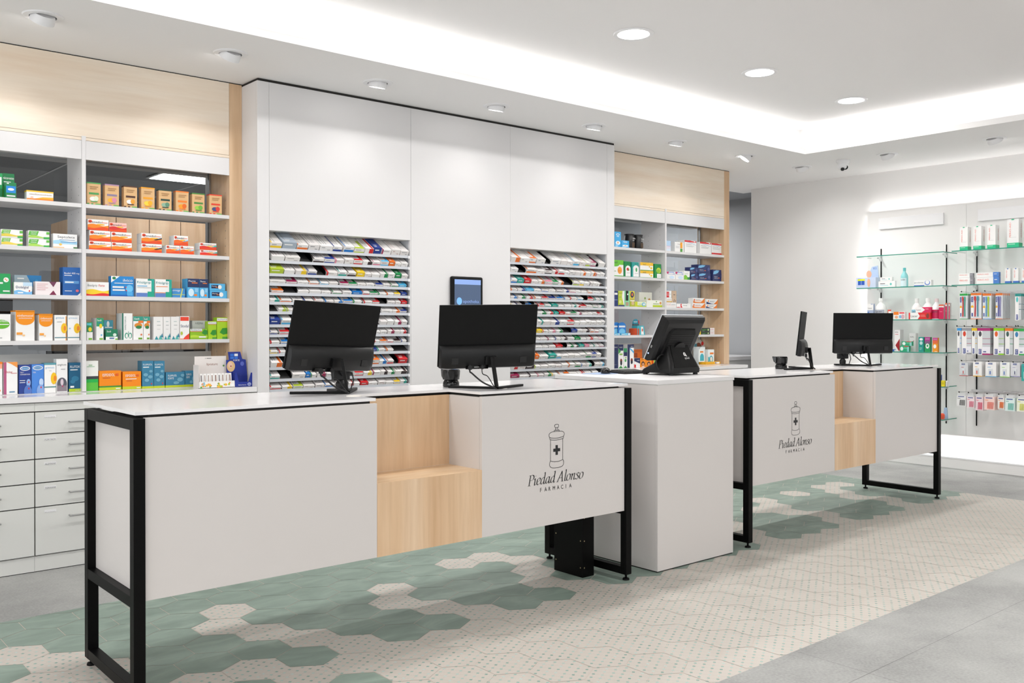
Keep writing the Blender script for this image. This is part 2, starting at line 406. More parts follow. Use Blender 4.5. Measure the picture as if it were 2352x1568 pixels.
DES = {
 'nico': ('#0e7a45', [('t', 'nicorette', .06, .78, .1, W_, .9), ('r', 0, 0, 1, .5, '#5fbf3a'), ('r', .1, .58, .9, .61, W_), ('r', .1, .66, .7, .69, W_)]),
 'nico2': ('#1fa05a', [('r', 0, 0, 1, .4, '#0e7a45'), ('r', .1, .55, .9, .85, W_)]),
 'nicob': ('#17804b', [('r', .05, .35, .95, .78, '#1d86d6'), ('e', .5, .57, .3, .08, W_), ('r', .1, .9, .3, .96, W_), ('r', .1, .12, .9, .2, W_)]),
 'osci': (W_, [('band', .86, 1, '#f1c33a'), ('r', 0, .62, 1, .86, W_), ('t', 'oscillococcinum', .1, .58, .16, '#9a7a68', .84), ('r', 0, 0, 1, .2, '#f08a2a'), ('p', [(.3, .2), (.6, .38), (1, .42), (1, .2)], '#f0b030'), ('t', '30', .14, .24, .16, OR, .1)]),
 'k1': kraft('#4f9e55', '#4f9e55', W_, '#dfe9d0'), 'k2': kraft('#b08aa8', '#8d7f9a', '#f0b030', '#d888a8'), 'k3': kraft('#4a2a1c', '#4a2a1c', W_, '#e8a030'), 'k4': kraft('#f0a21e', '#f0a21e', '#f2d040', '#f0b020'),
 'k5': kraft('#1f4034', '#1f4034', '#8fb59a', '#5d8f74'), 'k6': kraft('#ef7d22', '#ef7d22', '#f59a20', '#e86a18'), 'k7': kraft('#4a8a3a', '#4a8a3a', '#9ccf4a', '#6db33f'), 'k8': kraft('#e2462a', '#e2462a', '#3c4a80', '#d83a30'),
 'tanty': (W_, [('p', [(.05, .95), (.45, .95), (.38, .45), (0, .45)], '#79bf3f'), ('t', 'TANTUM', .08, .72, .16, W_, .3), ('t', 'VERDE', .08, .5, .16, W_, .28), ('w', .15, .4, .1, '#e6cf4f'), ('r', .75, 0, 1, .25, '#3fae4e'), ('r', .85, .6, 1, .9, '#63b845')]),
 'tantg': (W_, [('p', [(.05, .95), (.5, .95), (.42, .4), (0, .4)], '#5fb83f'), ('t', 'TANTUM', .1, .72, .16, W_, .3), ('t', 'VERDE', .1, .48, .16, W_, .28), ('w', .1, .32, .1, '#a9d65a'), ('r', .72, 0, 1, .25, '#3fae4e'), ('r', .85, .6, 1, .9, '#63b845')]),
 'sept': (W_, [('t', 'Septolete', .18, .72, .16, '#17233f', .72), ('w', .3, .52, .05, '#a7d6ee'), ('r', .3, .42, .95, .46, '#5c86b8'), ('r', .25, .58, .9, .61, '#6b8fb8'), ('e', .3, .27, .06, .08, '#edc25a'), ('r', 0, 0, .45, .1, '#f3c79a'), ('r', .84, 0, 1, .12, '#3d7a45')]),
 'fren': fren(), 'frenr': ('#f6c4bd', fren('#d9302c')[1]), 'frenk': fren(OG, [('p', [(.6, .42), (1, .62), (1, .5), (.7, .36)], DK)]), 'frenb': fren('#ef6a20', [('p', [(.65, .44), (1, .6), (1, .54), (.72, .4)], SK)]), 'frent': fren('#e5352c', [('p', [(.7, .44), (1, .75), (1, .5)], '#45c0b0')]),
 'grn3': ('#1e9e54', [('e', .74, .7, .16, .12, W_), ('e', .7, .73, .04, .03, OR), ('e', .78, .68, .04, .03, OR), ('r', .1, .5, .55, .58, W_), ('r', .55, .12, .95, .18, W_)]),
 'blugry': ('#9fb2bd', [('p', [(.45, 1), (1, 1), (1, 0), (.8, .1)], '#1d7cb8'), ('e', .82, .5, .1, .3, '#2f95cc'), ('r', .1, .8, .35, .86, W_)]),
 'dolal': (W_, [('w', 0, .28, .08, '#79b8e6'), ('r', .5, .7, 1, 1, '#c3def2'), ('t', 'Dolalgial', .1, .5, .2, '#27346b', .7), ('r', .2, .1, .5, .2, W_), ('e', .85, .3, .04, .06, RD)]),
 'pinkw': ('#eee4e4', [('p', [(.55, 0), (.85, 0), (.72, .35)], '#7a2246'), ('p', [(.55, 1), (.85, 1), (.72, .6)], '#6d3350')] + lines(.06, .8, .5, 4, '#d89aa0', .14, .03)),
 'ibud': ('#1e5ea8', [('t', 'Ibudol 400 mg', .08, .76, .06, W_, .84), ('r', .08, .7, .5, .72, W_), ('r', .08, .42, .9, .52, '#5c98d0'), ('r', .12, .45, .6, .49, W_), ('e', .8, .17, .09, .045, '#e06a78'), ('r', .1, .15, .5, .17, W_), ('p', [(.8, 0), (1, 0), (1, .12)], W_)]),
 'bisol': (W_, [('w', .05, .42, .07, YL), ('w', 0, .16, -.05, RD), ('t', 'Bisolgrip', .06, .68, .16, '#8a8f90', .42), ('t', 'Forte', .55, .68, .16, RD, .26)]),
 'ilvico': ('#1d87d0', [('p', [(0, 1), (.38, 1), (0, .68)], W_), ('e', .13, .9, .08, .07, '#1f7f4e'), ('t', 'ilvico', .52, .74, .14, W_, .42), ('r', .14, .64, .96, .67, W_), ('r', .06, .42, .55, .5, W_), ('r', .06, .28, .6, .35, W_), ('e', .8, .4, .16, .18, '#6cc0ee'), ('r', .68, .04, .94, .25, '#4aa6e0'), ('e', .64, .46, .03, .03, RD), ('e', .66, .3, .03, .03, RD), ('r', 0, 0, .7, .08, '#0e5aa8')]),
 'friol': (W_, [('r', .64, .9, 1, 1, TL), ('r', .84, .3, 1, 1, '#23a796'), ('t', 'Friolgrip', .05, .74, .13, '#2c8f96', .74), ('r', .05, .58, .6, .62, SK), ('r', .05, .5, .8, .52, GY), ('r', 0, 0, .62, .22, '#5c7fc0'), ('r', .62, 0, 1, .3, '#16a085')]),
 'friolo': (W_, [('r', .64, .9, 1, 1, TL), ('r', .84, .3, 1, 1, '#23a796'), ('t', 'Friolgrip', .05, .74, .13, '#2c8f96', .74), ('r', .05, .58, .75, .61, OR), ('r', 0, 0, .62, .22, '#5c7fc0'), ('r', .62, 0, 1, .3, '#16a085'), ('r', 0, .24, .62, .27, OR)]),
 'omega': ('#3f8fcf', [('t', 'omega', .02, .7, .2, W_, .6), ('p', [(.6, 0), (.68, 0), (.84, 1), (.76, 1)], '#d8d860'), ('r', 0, .3, 1, .36, '#c9d860')]),
 'pharm': (SK, [('r', 0, .55, 1, 1, '#1b2d5c'), ('t', 'Pharma', .08, .84, .08, W_, .6), ('r', .35, .76, .85, .8, OR), ('e', .3, .28, .24, .2, '#d3eaf7'), ('r', .55, .1, .8, .2, OR), ('r', .6, .3, .9, .5, '#8cc8ee')]),
 'pharml': (SK, [('r', .1, .3, .55, .8, '#16244c'), ('t', 'Pharma', .14, .55, .14, W_, .3), ('r', .38, .42, .5, .5, OR), ('e', .65, .5, .12, .3, W_)]),
 'enf': (W_, [('r', 0, .8, 1, 1, W_), ('e', .45, .62, .5, .17, '#63b52c'), ('t', 'enfatos', .3, .7, .1, W_, .65), ('r', .3, .6, .9, .63, W_), ('r', .1, .1, .5, .13, GY)]),
 'cinf': (W_, [('band', .96, 1, '#f2920c'), ('r', 0, .72, 1, .97, '#f2920c'), ('e', .5, .72, .5, .2, '#f2920c'), ('t', 'cinfamucol', .08, .8, .075, W_, .84), ('t', 'carbocisteina', .15, .73, .045, W_, .7), ('r', .04, .2, .35, .28, '#f2a13c'), ('e', .42, .18, .07, .03, '#f7c98a')]),
 'grint': (W_, [('r', .93, 0, 1, .95, '#f2a13c'), ('t', 'grintuss', .1, .86, .07, '#5c9cc8', .7), ('e', .8, .48, .26, .2, '#f2c11e'), ('e', .86, .48, .1, .1, '#e8862a'), ('r', .2, .72, .6, .74, GY), ('r', 0, .1, 1, .13, '#3f7f8c')]),
 'grint2': (W_, [('t', 'grintuss', .08, .86, .07, '#7fb4d8', .74), ('e', .8, .48, .28, .2, '#f2c11e'), ('e', .9, .48, .12, .1, '#e8862a'), ('r', .1, .45, .25, .5, '#9fc8e0'), ('r', 0, .1, 1, .13, '#3f7f8c')]),
 'grint3': (W_, [('band', .94, 1, '#5b9aa6'), ('t', 'grintuss', .08, .82, .07, '#7fb4d8', .78), ('t', 'TOS', .4, .72, .04, GY, .2), ('e', .82, .48, .27, .2, '#f2c11e'), ('e', .92, .48, .12, .1, '#e8862a'), ('r', 0, .18, 1, .21, '#2f7f7c')]),
 'sediy': (W_, [('r', 0, .45, 1, 1, '#2f8f56'), ('r', 0, .82, .8, .95, '#5ac2d0'), ('e', .55, .6, .3, .12, YL), ('r', .3, .02, .9, .12, '#79b83a')]),
 'sedig': (W_, [('r', 0, .62, 1, 1, '#2f9a6a'), ('t', 'Sedi', .1, .86, .08, W_, .6), ('r', .2, .78, .8, .81, '#2f7fc0'), ('e', .6, .64, .2, .1, YL), ('r', .4, .02, .9, .09, '#79b83a'), ('r', .6, .2, .8, .26, SK)]),
 'tealb': ('#4fa3b8', [('e', .45, .8, .15, .15, W_), ('r', .1, .6, .9, .66, W_)]),
 'sedil': ('#1f7f5a', [('r', 0, 0, 1, .3, W_), ('t', 'Sedi', .08, .72, .16, W_, .35), ('e', .75, .48, .15, .15, '#d8e8dc'), ('r', .3, .1, .7, .22, '#4a70a0'), ('r', .8, .02, 1, .14, '#79b83a')]),
 'expec': (W_, [('r', 0, 0, .14, 1, '#0e6a55'), ('tv', 'EXPECTOPLUS', .38, .38, .12, '#2f5a55', .5), ('e', .42, .16, .16, .11, '#3f9f84'), ('e', .78, .16, .16, .11, '#3f9f84'), ('e', .44, .15, .1, .08, W_), ('e', .76, .15, .1, .08, W_), ('r', .58, .12, .62, .32, '#3f9f84')]),
 'sedim': (W_, [('r', 0, .8, 1, 1, '#2f9a86'), ('t', 'Sedi', .1, .86, .08, W_, .5), ('r', .5, .72, 1, .82, '#ee7a2c'), ('e', .5, .62, .4, .1, '#d88a2c'), ('e', .55, .54, .3, .07, '#2f7f46'), ('r', .5, .02, .9, .09, '#6a9f2a'), ('e', .8, .22, .1, .04, '#e07a4c')]),
 'whit': ('#eceae8', [('r', .35, .78, .7, .8, '#8fb0ae'), ('r', .35, .62, .75, .64, GY), ('r', .35, .45, .7, .46, GY), ('p', [(.1, 0), (.3, .16), (.5, 0)], '#2f8f9a'), ('p', [(.5, 0), (.7, .2), (.95, 0)], '#56b0a6'), ('p', [(.7, .1), (.9, .28), (1, .1)], '#2f7f9a')]),
 'stodal': (W_, [('r', .05, .8, .95, .97, '#e8432a'), ('t', 'Stodal', .08, .52, .12, '#3a3f6b', .84), ('p', [(.3, 0), (.6, .14), (1, .26), (1, 0)], '#e8432a'), ('e', .18, .26, .12, .08, '#b8c94a'), ('r', 0, 0, .3, .03, OR)]),
 'prow': ('#d8dad8', [('t', 'A RESPAN', .2, .8, .12, '#44505a', .5)]),
 'prosl': ('#8fc01e', [('r', 0, .78, .68, 1, W_), ('r', 0, .72, .68, .76, RD), ('t', 'PROSPANTUS', .03, .83, .12, '#2a4a78', .6), ('p', [(.66, .6), (.8, .95), (.98, .85), (1, .5), (.85, .4)], '#2f8f2a'), ('w', .15, .35, .08, '#b8d83a'), ('r', .5, .15, .9, .28, W_)]),
 'pros': ('#a6cf20', [('r', 0, .84, 1, .96, W_), ('t', 'PROSPANTUS', .05, .87, .06, '#2a4a78', .9), ('r', 0, .81, 1, .83, RD), ('p', [(.25, .3), (.5, .5), (.95, .52), (.98, .25), (.6, .2)], '#2f8f2a'), ('r', .5, 0, 1, .1, '#4a9a2a')]),
 'orgw': (W_, [('band', .94, 1, OR), ('r', .7, .1, .8, .15, OR), ('r', .6, .8, 1, .94, '#f4a58a')]),
 'dolog': (W_, [('r', 0, 0, .2, 1, '#b4567e'), ('p', [(.2, 1), (1, 1), (1, .82), (.5, .95)], '#f09a4a'), ('t', 'Dolog', .12, .66, .07, '#c03a4a', .5), ('r', .6, .64, .95, .66, '#d88a8a'), ('r', .4, .06, .8, .09, '#4a86a8')]),
 'finn': ('#26408f', [('e', .5, .88, .42, .08, W_), ('e', .5, .88, .36, .055, '#1f7fc0'), ('t', 'finiston', .2, .86, .05, W_, .6), ('t', 'TOS Y', .1, .72, .045, W_, .3), ('t', 'CONGESTION', .1, .65, .045, W_, .8), ('e', .78, .38, .18, .13, '#8fb0e0'), ('e', .72, .08, .32, .22, '#5577c0'), ('e', .8, .4, .05, .035, RD), ('e', .8, .18, .05, .035, RD), ('r', .05, .45, .5, .47, W_), ('r', .05, .38, .5, .4, W_)]),
 'finb': ('#4a86d8', [('e', .5, .88, .42, .08, W_), ('e', .5, .88, .36, .055, '#1f7fc0'), ('t', 'finiston', .2, .86, .05, W_, .6), ('t', 'TOS', .08, .7, .045, W_, .25), ('e', .78, .38, .18, .13, '#bcd3f2'), ('e', .72, .08, .32, .22, '#86a8e0'), ('e', .76, .2, .05, .035, RD)]),
 'angi': ('#eeedec', [('t', 'angituss', .1, .8, .06, '#55585c', .8), ('e', .5, .24, .45, .2, '#5c5c66'), ('r', .05, .03, .95, .2, '#8a8088'), ('e', .5, .3, .14, .1, '#d8c8d0'), ('e', .56, .18, .05, .03, '#c02a6a'), ('r', .4, .68, .8, .7, GY)]),
 'flutox': ('#14597c', [('r', 0, 0, 1, .1, '#b6cf2a'), ('t', 'FLUTOX', .1, .82, .08, W_, .78), ('r', .1, .74, .7, .77, W_), ('e', .5, .45, .3, .09, '#2a7496'), ('e', .3, .35, .2, .07, '#2a7496'), ('t', 'cinfa', .5, .025, .035, W_, .35), ('r', .1, .14, .4, .2, W_)]),
 'grnw': ('#eceeea', [('r', 0, .39, 1, .49, '#3a4046'), ('r', 0, 0, 1, .39, '#5cc043'), ('r', 0, .28, 1, .39, '#1fb04a'), ('r', .05, .8, .7, .82, '#8fbf9a'), ('r', .2, .85, .5, .87, '#6aa86a')]),
 'espid': ('#f08a10', [('band', 0, .15, '#c2d02a'), ('band', .15, .22, '#2f8a3a'), ('t', 'ESPIDIDOL', .15, .72, .14, W_, .55), ('t', '400', .72, .72, .14, '#d83a3a', .16), ('r', .15, .62, .5, .65, '#c05a3a'), ('r', .75, .05, .95, .1, W_)]),
 'espid2': ('#f08a10', [('band', 0, .16, '#c2d02a'), ('t', 'ESPIDIDOL', .15, .7, .14, W_, .55), ('t', '400', .72, .7, .14, '#d83a3a', .16), ('r', .15, .56, .75, .6, W_), ('r', .2, .46, .5, .49, '#c05a3a'), ('r', .75, .05, .95, .1, W_)]),
 'fluim': (SB, [('t', 'FLUIMUCIL', .08, .84, .06, W_, .8), ('band', 0, .08, '#c2d02a'), ('r', .08, .76, .6, .79, W_), ('e', .3, .5, .2, .06, '#6fa8c0'), ('e', .7, .42, .2, .06, '#6fa8c0'), ('e', .4, .3, .2, .06, '#6fa8c0'), ('e', .75, .62, .15, .05, '#6fa8c0'), ('e', .8, .17, .05, .03, RD)]),
 'flufor': (SB, [('t', 'FLUIMUCIL', .12, .72, .12, W_, .46), ('t', 'FORTE', .12, .54, .12, W_, .3), ('band', 0, .14, '#c2d02a'), ('e', .75, .5, .15, .14, '#6fa8c0'), ('e', .55, .3, .15, .1, '#6fa8c0'), ('e', .88, .78, .1, .1, '#6fa8c0')]),
 'sky': ('#3fa9e2', [('e', .5, .82, .28, .07, W_), ('e', .5, .82, .2, .04, '#3fa9e2'), ('r', .3, .68, .7, .71, W_), ('e', .5, .28, .38, .13, '#e6f2fa'), ('e', .5, .3, .14, .07, '#f0b48a'), ('e', .3, .1, .25, .1, '#8fd0f2')]),
 'paleb': ('#dbe6f2', [('r', 0, .5, 1, 1, '#b8d4ee'), ('r', .1, .45, .9, .5, '#f0b0c0'), ('r', .1, .3, .8, .33, '#f0b0c0')]),
 'orgwt': (W_, [('r', 0, 0, .0, 1, OR), ('r', .6, .4, .85, .98, '#f0a020'), ('r', .6, .02, .85, .36, '#4f9a3a'), ('t', 'Pamol', .3, .74, .1, '#8a6a6a', .3)] + lines(.1, .55, .5, 3)),
 'redw': (W_, [('w', .86, 1, .04, RD), ('t', 'Natalben', .1, .66, .06, '#5a4a58', .5), ('p', [(.1, .84), (.5, .84), (1, .66), (1, .63), (.5, .78)], '#b8cfe6'), ('e', .85, .93, .08, .03, W_)] + lines(.1, .56, .8, 2)),
 'redw2': (W_, [('w', .86, 1, .04, RD), ('t', 'Natalben', .1, .66, .06, '#5a4a58', .5), ('p', [(.1, .84), (.5, .84), (1, .66), (1, .63), (.5, .78)], '#b8cfe6'), ('r', 0, .05, 1, .18, RD)] + lines(.1, .56, .8, 2)),
 'bio': (W_, [('r', 0, .72, 1, 1, '#6cc13a'), ('e', .2, .72, .4, .12, '#6cc13a'), ('t', 'bio3', .08, .8, .12, '#2a3a40', .35), ('e', .65, .38, .2, .22, '#f2a040'), ('r', .5, .3, .82, .4, '#ee9432'), ('r', 0, 0, 1, .06, '#4faa3a'), ('r', .05, .3, .3, .34, '#8aa06a')]),
 'biog': ('#148a4a', [('t', 'bio3', .45, .86, .08, '#0c3a2a', .45), ('e', .6, .52, .42, .22, W_), ('r', .2, .04, 1, .5, W_), ('e', .55, .5, .2, .1, '#d8403a'), ('e', .7, .46, .1, .06, '#3f8f3a'), ('r', .4, .25, .9, .27, GY)]),
 'biot': ('#2f9f98', [('t', 'bio3', .45, .86, .08, '#0c3a3a', .45), ('e', .6, .58, .42, .22, W_), ('r', .2, .04, 1, .55, W_), ('e', .65, .5, .12, .14, '#3f9f56'), ('r', .4, .25, .9, .27, GY)]),
 'bioy': (W_, [('w', .62, 1, .12, '#f0be2e'), ('r', 0, .9, 1, 1, '#f0be2e'), ('t', 'bio3', .22, .66, .2, '#3a5a5a', .22), ('e', .85, .34, .08, .14, YL), ('e', .7, .5, .05, .09, '#e8b820'), ('r', 0, 0, 1, .08, '#6aa85a')]),
 'biol': ('#1d8f46', [('t', 'bio3', .45, .86, .08, '#0c3a2a', .4), ('r', .35, .04, 1, .32, W_), ('e', .6, .55, .36, .2, '#c8d93a'), ('e', .55, .5, .26, .14, '#8fc040'), ('r', .5, .16, .9, .18, GY)]),
 'pnkw': (W_, [('p', [(0, .97), (.85, .97), (.95, .6), (.15, .62)], '#a8b4dc'), ('p', [(0, .97), (.25, .97), (.15, .62), (0, .75)], '#c42a6a'), ('e', .5, .74, .35, .09, W_), ('e', .6, .25, .3, .2, '#cfe3f5')]),
 'lfw': (W_, [('w', .0, .42, .14, '#7fc63a'), ('r', .6, 0, 1, .3, '#2f8a46'), ('r', .15, .66, .7, .7, '#a8b8a0')]),
 'navyq': ('#232f66', [('p', [(.02, .6), (.08, .85), (.35, .96), (.62, .94), (.5, .74), (.25, .62)], '#79b8e0'), ('t', 'Qonen', .14, .36, .08, W_, .3), ('t', 'advance', .14, .24, .06, W_, .36), ('r', .52, .26, .64, .34, '#e0683a'), ('e', .86, .5, .1, .2, '#4a568c')]),
 'navp': ('#2a3a70', [('r', .3, .75, .9, .88, W_), ('r', .1, .4, .9, .44, '#8a9ac0')]),
 'limew': ('#c9d84a', [('p', [(.7, 1), (1, 1), (1, 0), (.85, .2), (.6, .6)], W_), ('t', 'bio3', .1, .82, .08, '#3a4a30', .5), ('r', 0, 0, 1, .1, '#2a3a70'), ('e', .3, .3, .22, .1, '#e2ea90'), ('r', .1, .6, .5, .62, '#7a8a4a')]),
 'mint': ('#8fd8a8', [('r', .2, .38, .75, 1, '#1c2420'), ('e', .6, .78, .14, .05, W_), ('r', .2, .05, .8, .28, '#b89a86')]),
 'oliv': ('#b4b83a', [('e', .6, .55, .3, .3, '#d8b890'), ('r', 0, .85, 1, 1, W_)]),
 'navyel': ('#e8d832', [('e', .5, .6, .38, .34, NV), ('e', .5, .62, .16, .18, OR), ('r', .1, .1, .9, .16, '#5a6a80')]),
 'olivw': ('#e4e4d8', [('r', -.001, 0, 1, .12, '#aab432'), ('e', .45, .6, .06, .08, '#8aa84a'), ('e', .78, .45, .1, .16, '#c8904a'), ('r', .3, .34, .6, .37, '#8aa07a')]),
 'limel': ('#e8eec8', [('r', 0, 0, 1, .28, '#b8cc2a'), ('r', 0, 0, .22, 1, '#c8d22a'), ('e', .78, .5, .17, .36, '#6ab8e0'), ('e', .8, .5, .1, .2, '#e8f0e8'), ('r', .32, .5, .6, .56, '#7aa07a')]),
 'limel2': ('#eff0e4', [('r', .38, 0, 1, .3, '#b8cc2a'), ('e', .85, .6, .06, .2, '#e0a060'), ('e', .6, .8, .04, .08, '#7ab04a'), ('r', .4, .45, .76, .52, '#7aa04a')]),
 'wred': (W_, [('t', 'erol', .06, .55, .22, '#e0503a', .36), ('r', .5, .55, .9, .62, GY), ('r', .06, .3, .9, .34, '#d8a090')]),
 'wgold': (W_, [('r', 0, 0, 1, .3, '#d8b060'), ('r', .1, .55, .9, .62, '#c8a070')]),
 'rwht': (W_, [('r', 0, .05, .55, .85, RD), ('r', .6, .5, .9, .55, GY), ('r', .1, .6, .5, .64, W_), ('r', .1, .35, .5, .42, W_)]),
 'kraftb': ('#d8bca0', [('p', [(.2, .1), (.3, .12), (.55, .5), (.45, .5)], DK), ('r', .3, .75, .7, .78, DK), ('p', [(.5, .1), (.58, .1), (.8, .45), (.7, .45)], DK)]),
 'wredl': (W_, [('p', [(.28, 0), (.42, 0), (.34, .5), (.36, 1), (.27, .9)], RD), ('p', [(0, 0), (.25, 0), (.2, .2), (0, .16)], RD), ('t', 'hidrafe', .44, .45, .2, '#6a5a5a', .3)]),
 'orgc': (W_, [('p', [(.55, 0), (1, 0), (1, 1), (.9, .8), (.75, .4)], OR), ('p', [(0, 0), (.9, 0), (.6, .16), (.2, .2), (0, .5)], OR), ('e', .1, .6, .05, .2, '#e0603a'), ('r', .2, .62, .6, .68, GY), ('r', .2, .42, .7, .5, OR)]),
 'orgn': (W_, [('p', [(.62, 0), (1, 0), (1, 1), (.85, .5)], OR), ('p', [(0, 0), (.8, 0), (.4, .12), (0, .5)], '#2a3a70'), ('e', .16, .6, .05, .18, OR), ('r', .28, .6, .75, .66, GY), ('r', .28, .42, .65, .48, '#2a3a70')]),
 'bluf': ('#4ab0dc', [('e', .5, .5, .2, .35, '#8fd8ee'), ('r', .75, .2, .95, .8, W_), ('r', .1, .3, .4, .6, W_)]),
 'yelo': ('#f0d22a', [('r', .1, .4, .8, .55, '#3a3a30')]),
 'dgre': ('#26302c', [('t', 'xonditon', .06, .4, .3, '#6ac23a', .6), ('e', .8, .5, .07, .3, '#d8e8a0'), ('r', .1, .15, .4, .25, '#8a9a90')]),
 'wpin': ('#ece4e2', [('t', 'NORM', .1, .5, .24, '#d86a7a', .7)]),
 'navt': ('#1f2a56', [('t', 'CEBADO', .15, .86, .04, W_, .7), ('r', .3, .7, .6, .71, '#2a8a5a'), ('r', .2, .15, .7, .16, GY)]),
 'navg': (W_, [('r', 0, .74, 1, 1, '#1f2a56'), ('t', 'KREM', .2, .86, .04, W_, .6), ('p', [(0, 0), (.5, .1), (.9, 0)], G1), ('p', [(0, .85), (.5, .7), (0, .6)], G1), ('e', .55, .3, .22, .1, '#8a3a26'), ('e', .55, .22, .2, .1, '#2a2a36'), ('r', .2, .56, .8, .62, '#8ac04a')]),
 'grnt': (W_, [('r', 0, .8, 1, 1, '#2f8f5a'), ('r', 0, .6, 1, .8, '#1f2a56'), ('p', [(0, 0), (1, 0), (.5, .12)], G1), ('e', .5, .38, .25, .08, '#4aa85a'), ('r', .3, .5, .8, .54, '#8ac04a')]),
 'navw': (W_, [('r', 0, 0, .36, 1, '#1f2a56'), ('r', 0, .86, 1, 1, '#1f2a56'), ('t', 'KREM', .5, .9, .03, W_, .4), ('p', [(.36, .8), (1, .6), (1, .7), (.36, .86)], '#5ab0e0'), ('e', .65, .32, .18, .09, '#8a3a26'), ('e', .65, .24, .16, .08, '#2a2a36')]),
 'orgb': ('#e0701c', [('r', 0, .3, .4, .8, '#a84a14')]),
 'navr': (W_, [('p', [(0, 1), (1, 1), (1, .4), (0, .7)], '#1f2a56'), ('p', [(0, .35), (.3, .3), (.3, 0), (0, 0)], RD), ('t', 'KREM', .5, .7, .1, W_, .4)]),
 'orgf': ('#f09018', [('e', .5, .4, .3, .26, '#3a2018'), ('e', .5, .34, .18, .18, '#d89a70'), ('r', .3, .02, .7, .14, '#f6d8c0'), ('r', .15, .85, .6, .9, '#8a4a10')]),
 'orgs': ('#f07830', [('r', .1, 0, .4, 1, '#7fc04a'), ('r', .6, .1, .9, .9, '#f2a070'), ('r', .1, .4, .9, .5, '#e0522a')]),
 'tealp': ('#eaf0f0', [('r', .3, .68, .9, .8, OR), ('e', .5, .35, .3, .24, '#3fb0c0'), ('e', .5, .35, .18, .16, '#f0e2d8'), ('r', 0, 0, .2, .5, '#3fb0c0')]),
 'perio': (W_, [('band', 0, .16, '#1cc088'), ('tv', 'PERIO-AID', .34, .36, .15, '#e8705c', .52), ('e', .5, .985, .14, .02, '#1cc088'), ('st', 'PERIO-AID', .8, .36, .22, '#c8746a', .5), ('r', .1, .1, .7, .13, '#9fe0c8'), ('r', .35, .35, .8, .355, GY)]),
 'periob': (W_, [('band', 0, .14, '#3f6fc0'), ('tv', 'PERIO-AID', .4, .36, .2, '#e8705c', .5), ('e', .5, .97, .16, .03, '#3f6fc0')]),
 'gelg': (W_, [('t', 'PERIO-AID', .06, .5, .24, '#e8705c', .55), ('r', .78, 0, 1, 1, '#8a8a90'), ('sr', 0, 0, 1, 1, '#8a8a90'), ('r', .8, .6, .95, .66, '#d8d8d8')]),
 'gelb': (W_, [('t', 'PERIO-AID', .06, .5, .24, '#e8705c', .5), ('r', .75, 0, 1, 1, '#4a80cc'), ('sr', 0, 0, 1, 1, '#4a78c0'), ('r', .8, .55, .92, .65, W_)]),
 'tpw': (W_, [('r', .1, .55, .4, .65, '#3a3a44'), ('e', .75, .5, .06, .2, '#6ac8c0'), ('r', .1, .3, .6, .36, '#8ad0e0')]),
 'parod': (W_, [('r', 0, 0, .6, .16, '#3a60b8'), ('t', 'parodontax', .02, .5, .26, '#5a6a78', .54), ('e', .78, .55, .16, .42, '#5a80cc'), ('e', .78, .62, .12, .34, W_)]),
 'lacb': ('#a8b4cc', [('w', .6, 1, .06, W_), ('t', 'Lacer', .1, .68, .1, '#3a3a44', .7), ('r', .05, .05, .3, .5, '#5a80c0')]),
 'redsm': (W_, [('r', 0, .85, 1, 1, '#e0503a'), ('r', 0, 0, .2, 1, '#e0604a'), ('r', .4, .3, .8, .5, '#b08a8a')]),
 'orgk': (W_, [('r', 0, .6, .45, 1, OR), ('e', .25, .3, .15, .2, '#f0b08a'), ('r', .5, .75, .95, .95, '#e8505a'), ('e', .6, .35, .12, .2, '#7ab8e0'), ('e', .82, .35, .14, .3, '#dcb0b8')]),
 'lacp': ('#d82a5c', [('p', [(0, 1), (.4, 1), (.62, .5), (.4, 0), (0, 0)], W_), ('t', 'Lacer', .06, .38, .26, '#5a2a3a', .3), ('r', .65, .6, .85, .66, W_)]),
 'lacr': ('#dc2a2c', [('p', [(.07, 1), (.42, 1), (.52, .5), (.42, 0), (.07, 0)], W_), ('t', 'Lacer', .1, .32, .36, '#2a2226', .32), ('e', .88, .5, .07, .38, '#8a3a30'), ('r', .55, .6, .75, .66, '#f0a090'), ('r', .55, .42, .78, .48, '#f0a090')]),
 'lacm': ('#c81a52', [('w', .8, 1, .06, W_), ('r', 0, .9, 1, 1, '#e0603a'), ('t', 'Lacer', .14, .8, .06, '#3a2a30', .7), ('r', .2, .5, .7, .52, '#f0b0c0'), ('sr', 0, 0, 1, 1, '#e8e0dc')]),
 'kin': ('#ece9e8', [('t', 'KIN', .15, .86, .06, '#3a3034', .5), ('r', .15, .78, .7, .8, '#d05a5a'), ('p', [(.2, .28), (.95, .6), (.95, .08), (.85, 0)], '#9c1e26'), ('sr', 0, 0, 1, 1, '#d6d2d2'), ('r', .05, .05, .25, .12, '#8ab0d8')]),
 'kin2': ('#ece9e8', [('t', 'KIN', .15, .76, .07, '#3a3034', .55), ('p', [(.3, .5), (.8, .62), (.6, .48)], '#c05a70')]),
 'tubeg': ('#2aa878', [('e', .22, .5, .16, .35, '#e8f4f0'), ('r', .45, .55, .85, .7, '#7ad0a8'), ('r', .45, .85, .95, 1, '#d05a50'), ('r', .8, 0, 1, .8, '#8accc8')]),
 'tealc': ('#1c988a', [('e', .5, .85, .35, .08, W_), ('e', .5, .6, .3, .12, '#bfe0dc'), ('r', .2, .25, .7, .27, W_), ('r', .2, .15, .6, .17, W_)]),
 'grnd': ('#1e9a5a', [('r', 0, .72, 1, 1, '#a83a8a'), ('r', 0, .55, 1, .72, '#7a5a7a'), ('e', .5, .4, .32, .17, W_), ('e', .5, .42, .15, .09, '#1e9a5a'), ('t', 'KEMPHOR', .15, .84, .06, W_, .7)]),
